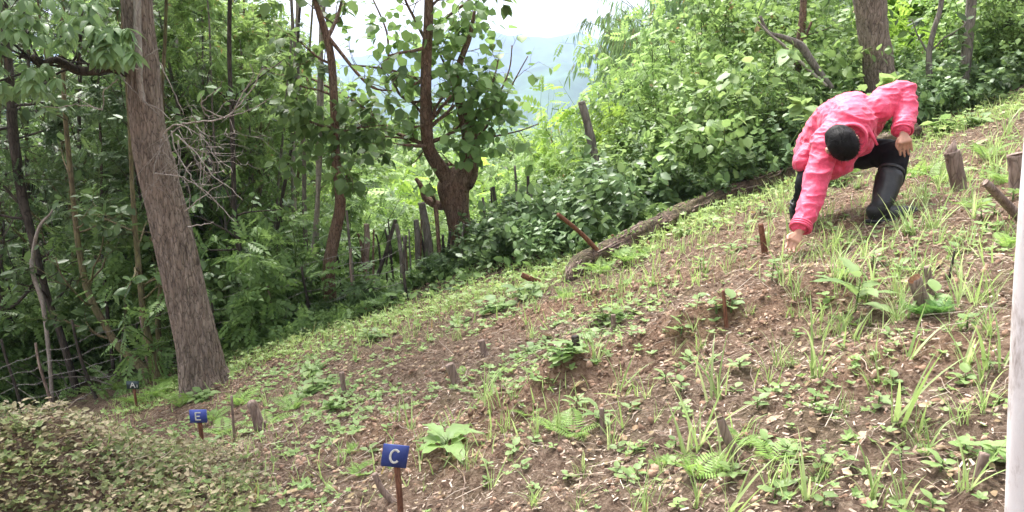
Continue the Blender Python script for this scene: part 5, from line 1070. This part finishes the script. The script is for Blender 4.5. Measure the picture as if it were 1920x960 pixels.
# fallen sticks among the dark forest
a = MB(); r = rs(77)
for k in range(260):
    x = r.uniform(-9, -2.4); y = r.uniform(8.3, 13); z = float(H(x, y)); d = nrm(r.normal(size=3)*[1, 1, .35]+[0, 0, .2]); L = r.uniform(.2, .9)
    if topx((x, y, z))[0] > 560: continue
    tube(a, [(x, y, z+.02), np.array([x, y, z+.03])+d*L*.5+r.normal(size=3)*.03, np.array([x, y, z+.03])+d*L], [.007, .005, .002], 4, cap=False)
tag(obj('brushwood', a, B['grey']), 'tangle of fallen sticks on the dark forest floor', 'brushwood', kind='stuff')
# mound of mixed litter in the lower left
a = MB(); r = rs(78); n = 26000; x = r.uniform(-3.6, -.7, n); y = r.uniform(2.2, 5.0, n); ok = HB(x, y) > .05+.05*r.rand(n); x, y = x[ok], y[ok]; p = np.stack([x, y, Hd(x, y)+.09*r.rand(len(x))**1.3], -1)
inst(a, tplD, p, r.normal(size=(len(p), 3))*[1, 1, .3], r.uniform(.012, .04, len(p)), r, .5); tag(obj('mound_litter', a, G['mulch']), 'brown leaf scraps covering the low mound at lower left', 'leaf litter', kind='stuff')
a = MB(); r = rs(79); n = 15000; x = r.uniform(-3.6, -.7, n); y = r.uniform(2.2, 5.0, n); ok = (HB(x, y) > .05+.05*r.rand(n)) & (fbm(x, y, .35, 3, 2) > -.35); x, y = x[ok], y[ok]; p = np.stack([x, y, Hd(x, y)+.09*r.rand(len(x))**1.5], -1)
inst(a, SDL, p, r.normal(size=(len(p), 3))*[1, 1, .3], r.uniform(.010, .034, len(p)), r, .5); tag(obj('mound_herbs', a, G['olive']), 'small green herbs covering the low mound at lower left', 'ground cover', kind='stuff')
# ================================================================== labels
for t in TEMPL:
    for k in [k for k in sc.collection.objects if k.parent == t]: bpy.data.objects.remove(k)
    bpy.data.objects.remove(t)
LM = [('the leaning big tree', 380, 560), ('the E sign', 373, 790), ('the C sign', 742, 870), ('the A sign', 250, 735), ('the knobbed stick', 480, 800), ('the large pale-leaved plant', 838, 850), ('the short round stub', 848, 705), ('the slender reddish tree', 622, 500), ('the pollarded tree', 865, 440),
  ('the charred leaning post', 1110, 300), ("the log's lower end", 1090, 520), ("the log's middle", 1350, 390), ('the reaching hand', 1485, 480), ("the person's boot", 1665, 400), ("the person's raised elbow", 1690, 160), ('the pointed split stump', 1795, 330), ('the sawn stump', 1905, 330), ('the pale cut pole', 1880, 390),
  ('the red-topped stump', 1728, 560), ('the white post', 1905, 700), ('the bent grey stub', 1370, 830), ('the reddish dug soil', 1350, 600), ('the heart-leaved clump', 1100, 630), ('the curved root', 720, 915), ('the dark fern-ringed stub', 1128, 790), ('the ribbed brown trunk', 1640, 60), ('the ringed trunk', 1815, 80), ('the curving mossy tree', 200, 600),
  ('the dark stub by the leafy clump', 643, 715), ('the half-hidden stub', 906, 650), ('the long-leaved plant', 1600, 560), ('the skyline gap', 1050, 180), ('the dead branches', 420, 230), ('the broken grey branch', 1480, 90)]
SPECIAL = {'large pale-leaved plant': 'large pale green broad-leaved plant right of the C sign'}
bk = {}
for o, ph, gr, pp in THINGS:
    if pp is None: pp = topx(o.location)
    ds = sorted((math.hypot(pp[0]-l[1], (pp[1]-l[2])), l) for l in LM if ph not in l[0]); d, l = ds[0]; dx, dy = pp[0]-l[1], pp[1]-l[2]
    w_ = ('right of' if dx > 0 else 'left of') if abs(dx) > abs(dy) else ('below' if dy > 0 else 'above')
    bk.setdefault((ph, w_, l[0]), []).append((d, o))
ORD = ['', 'second ', 'third ', 'fourth ', 'fifth ', 'sixth ', 'seventh ', 'eighth ', 'ninth ', 'tenth ', 'eleventh ', 'twelfth ']+[w+' ' for w in 'thirteenth fourteenth fifteenth sixteenth seventeenth eighteenth nineteenth twentieth'.split()]+['twenty-%s ' % w for w in 'first second third fourth fifth sixth seventh eighth ninth'.split()]+['thirtieth ']
for (ph, w_, l), v in bk.items():
    v.sort(key=lambda t: t[0])
    for k, (d, o) in enumerate(v):
        if ph in SPECIAL: o['label'] = SPECIAL[ph]; continue
        o['label'] = ((('nearest ' if len(v) > 1 else '')+ph+' '+w_+' '+l) if k == 0 else ORD[min(k, 29)]+'nearest '+ph+' '+w_+' '+l)
names = {}
for o in sc.collection.objects:      # tidy names of copies
    pass
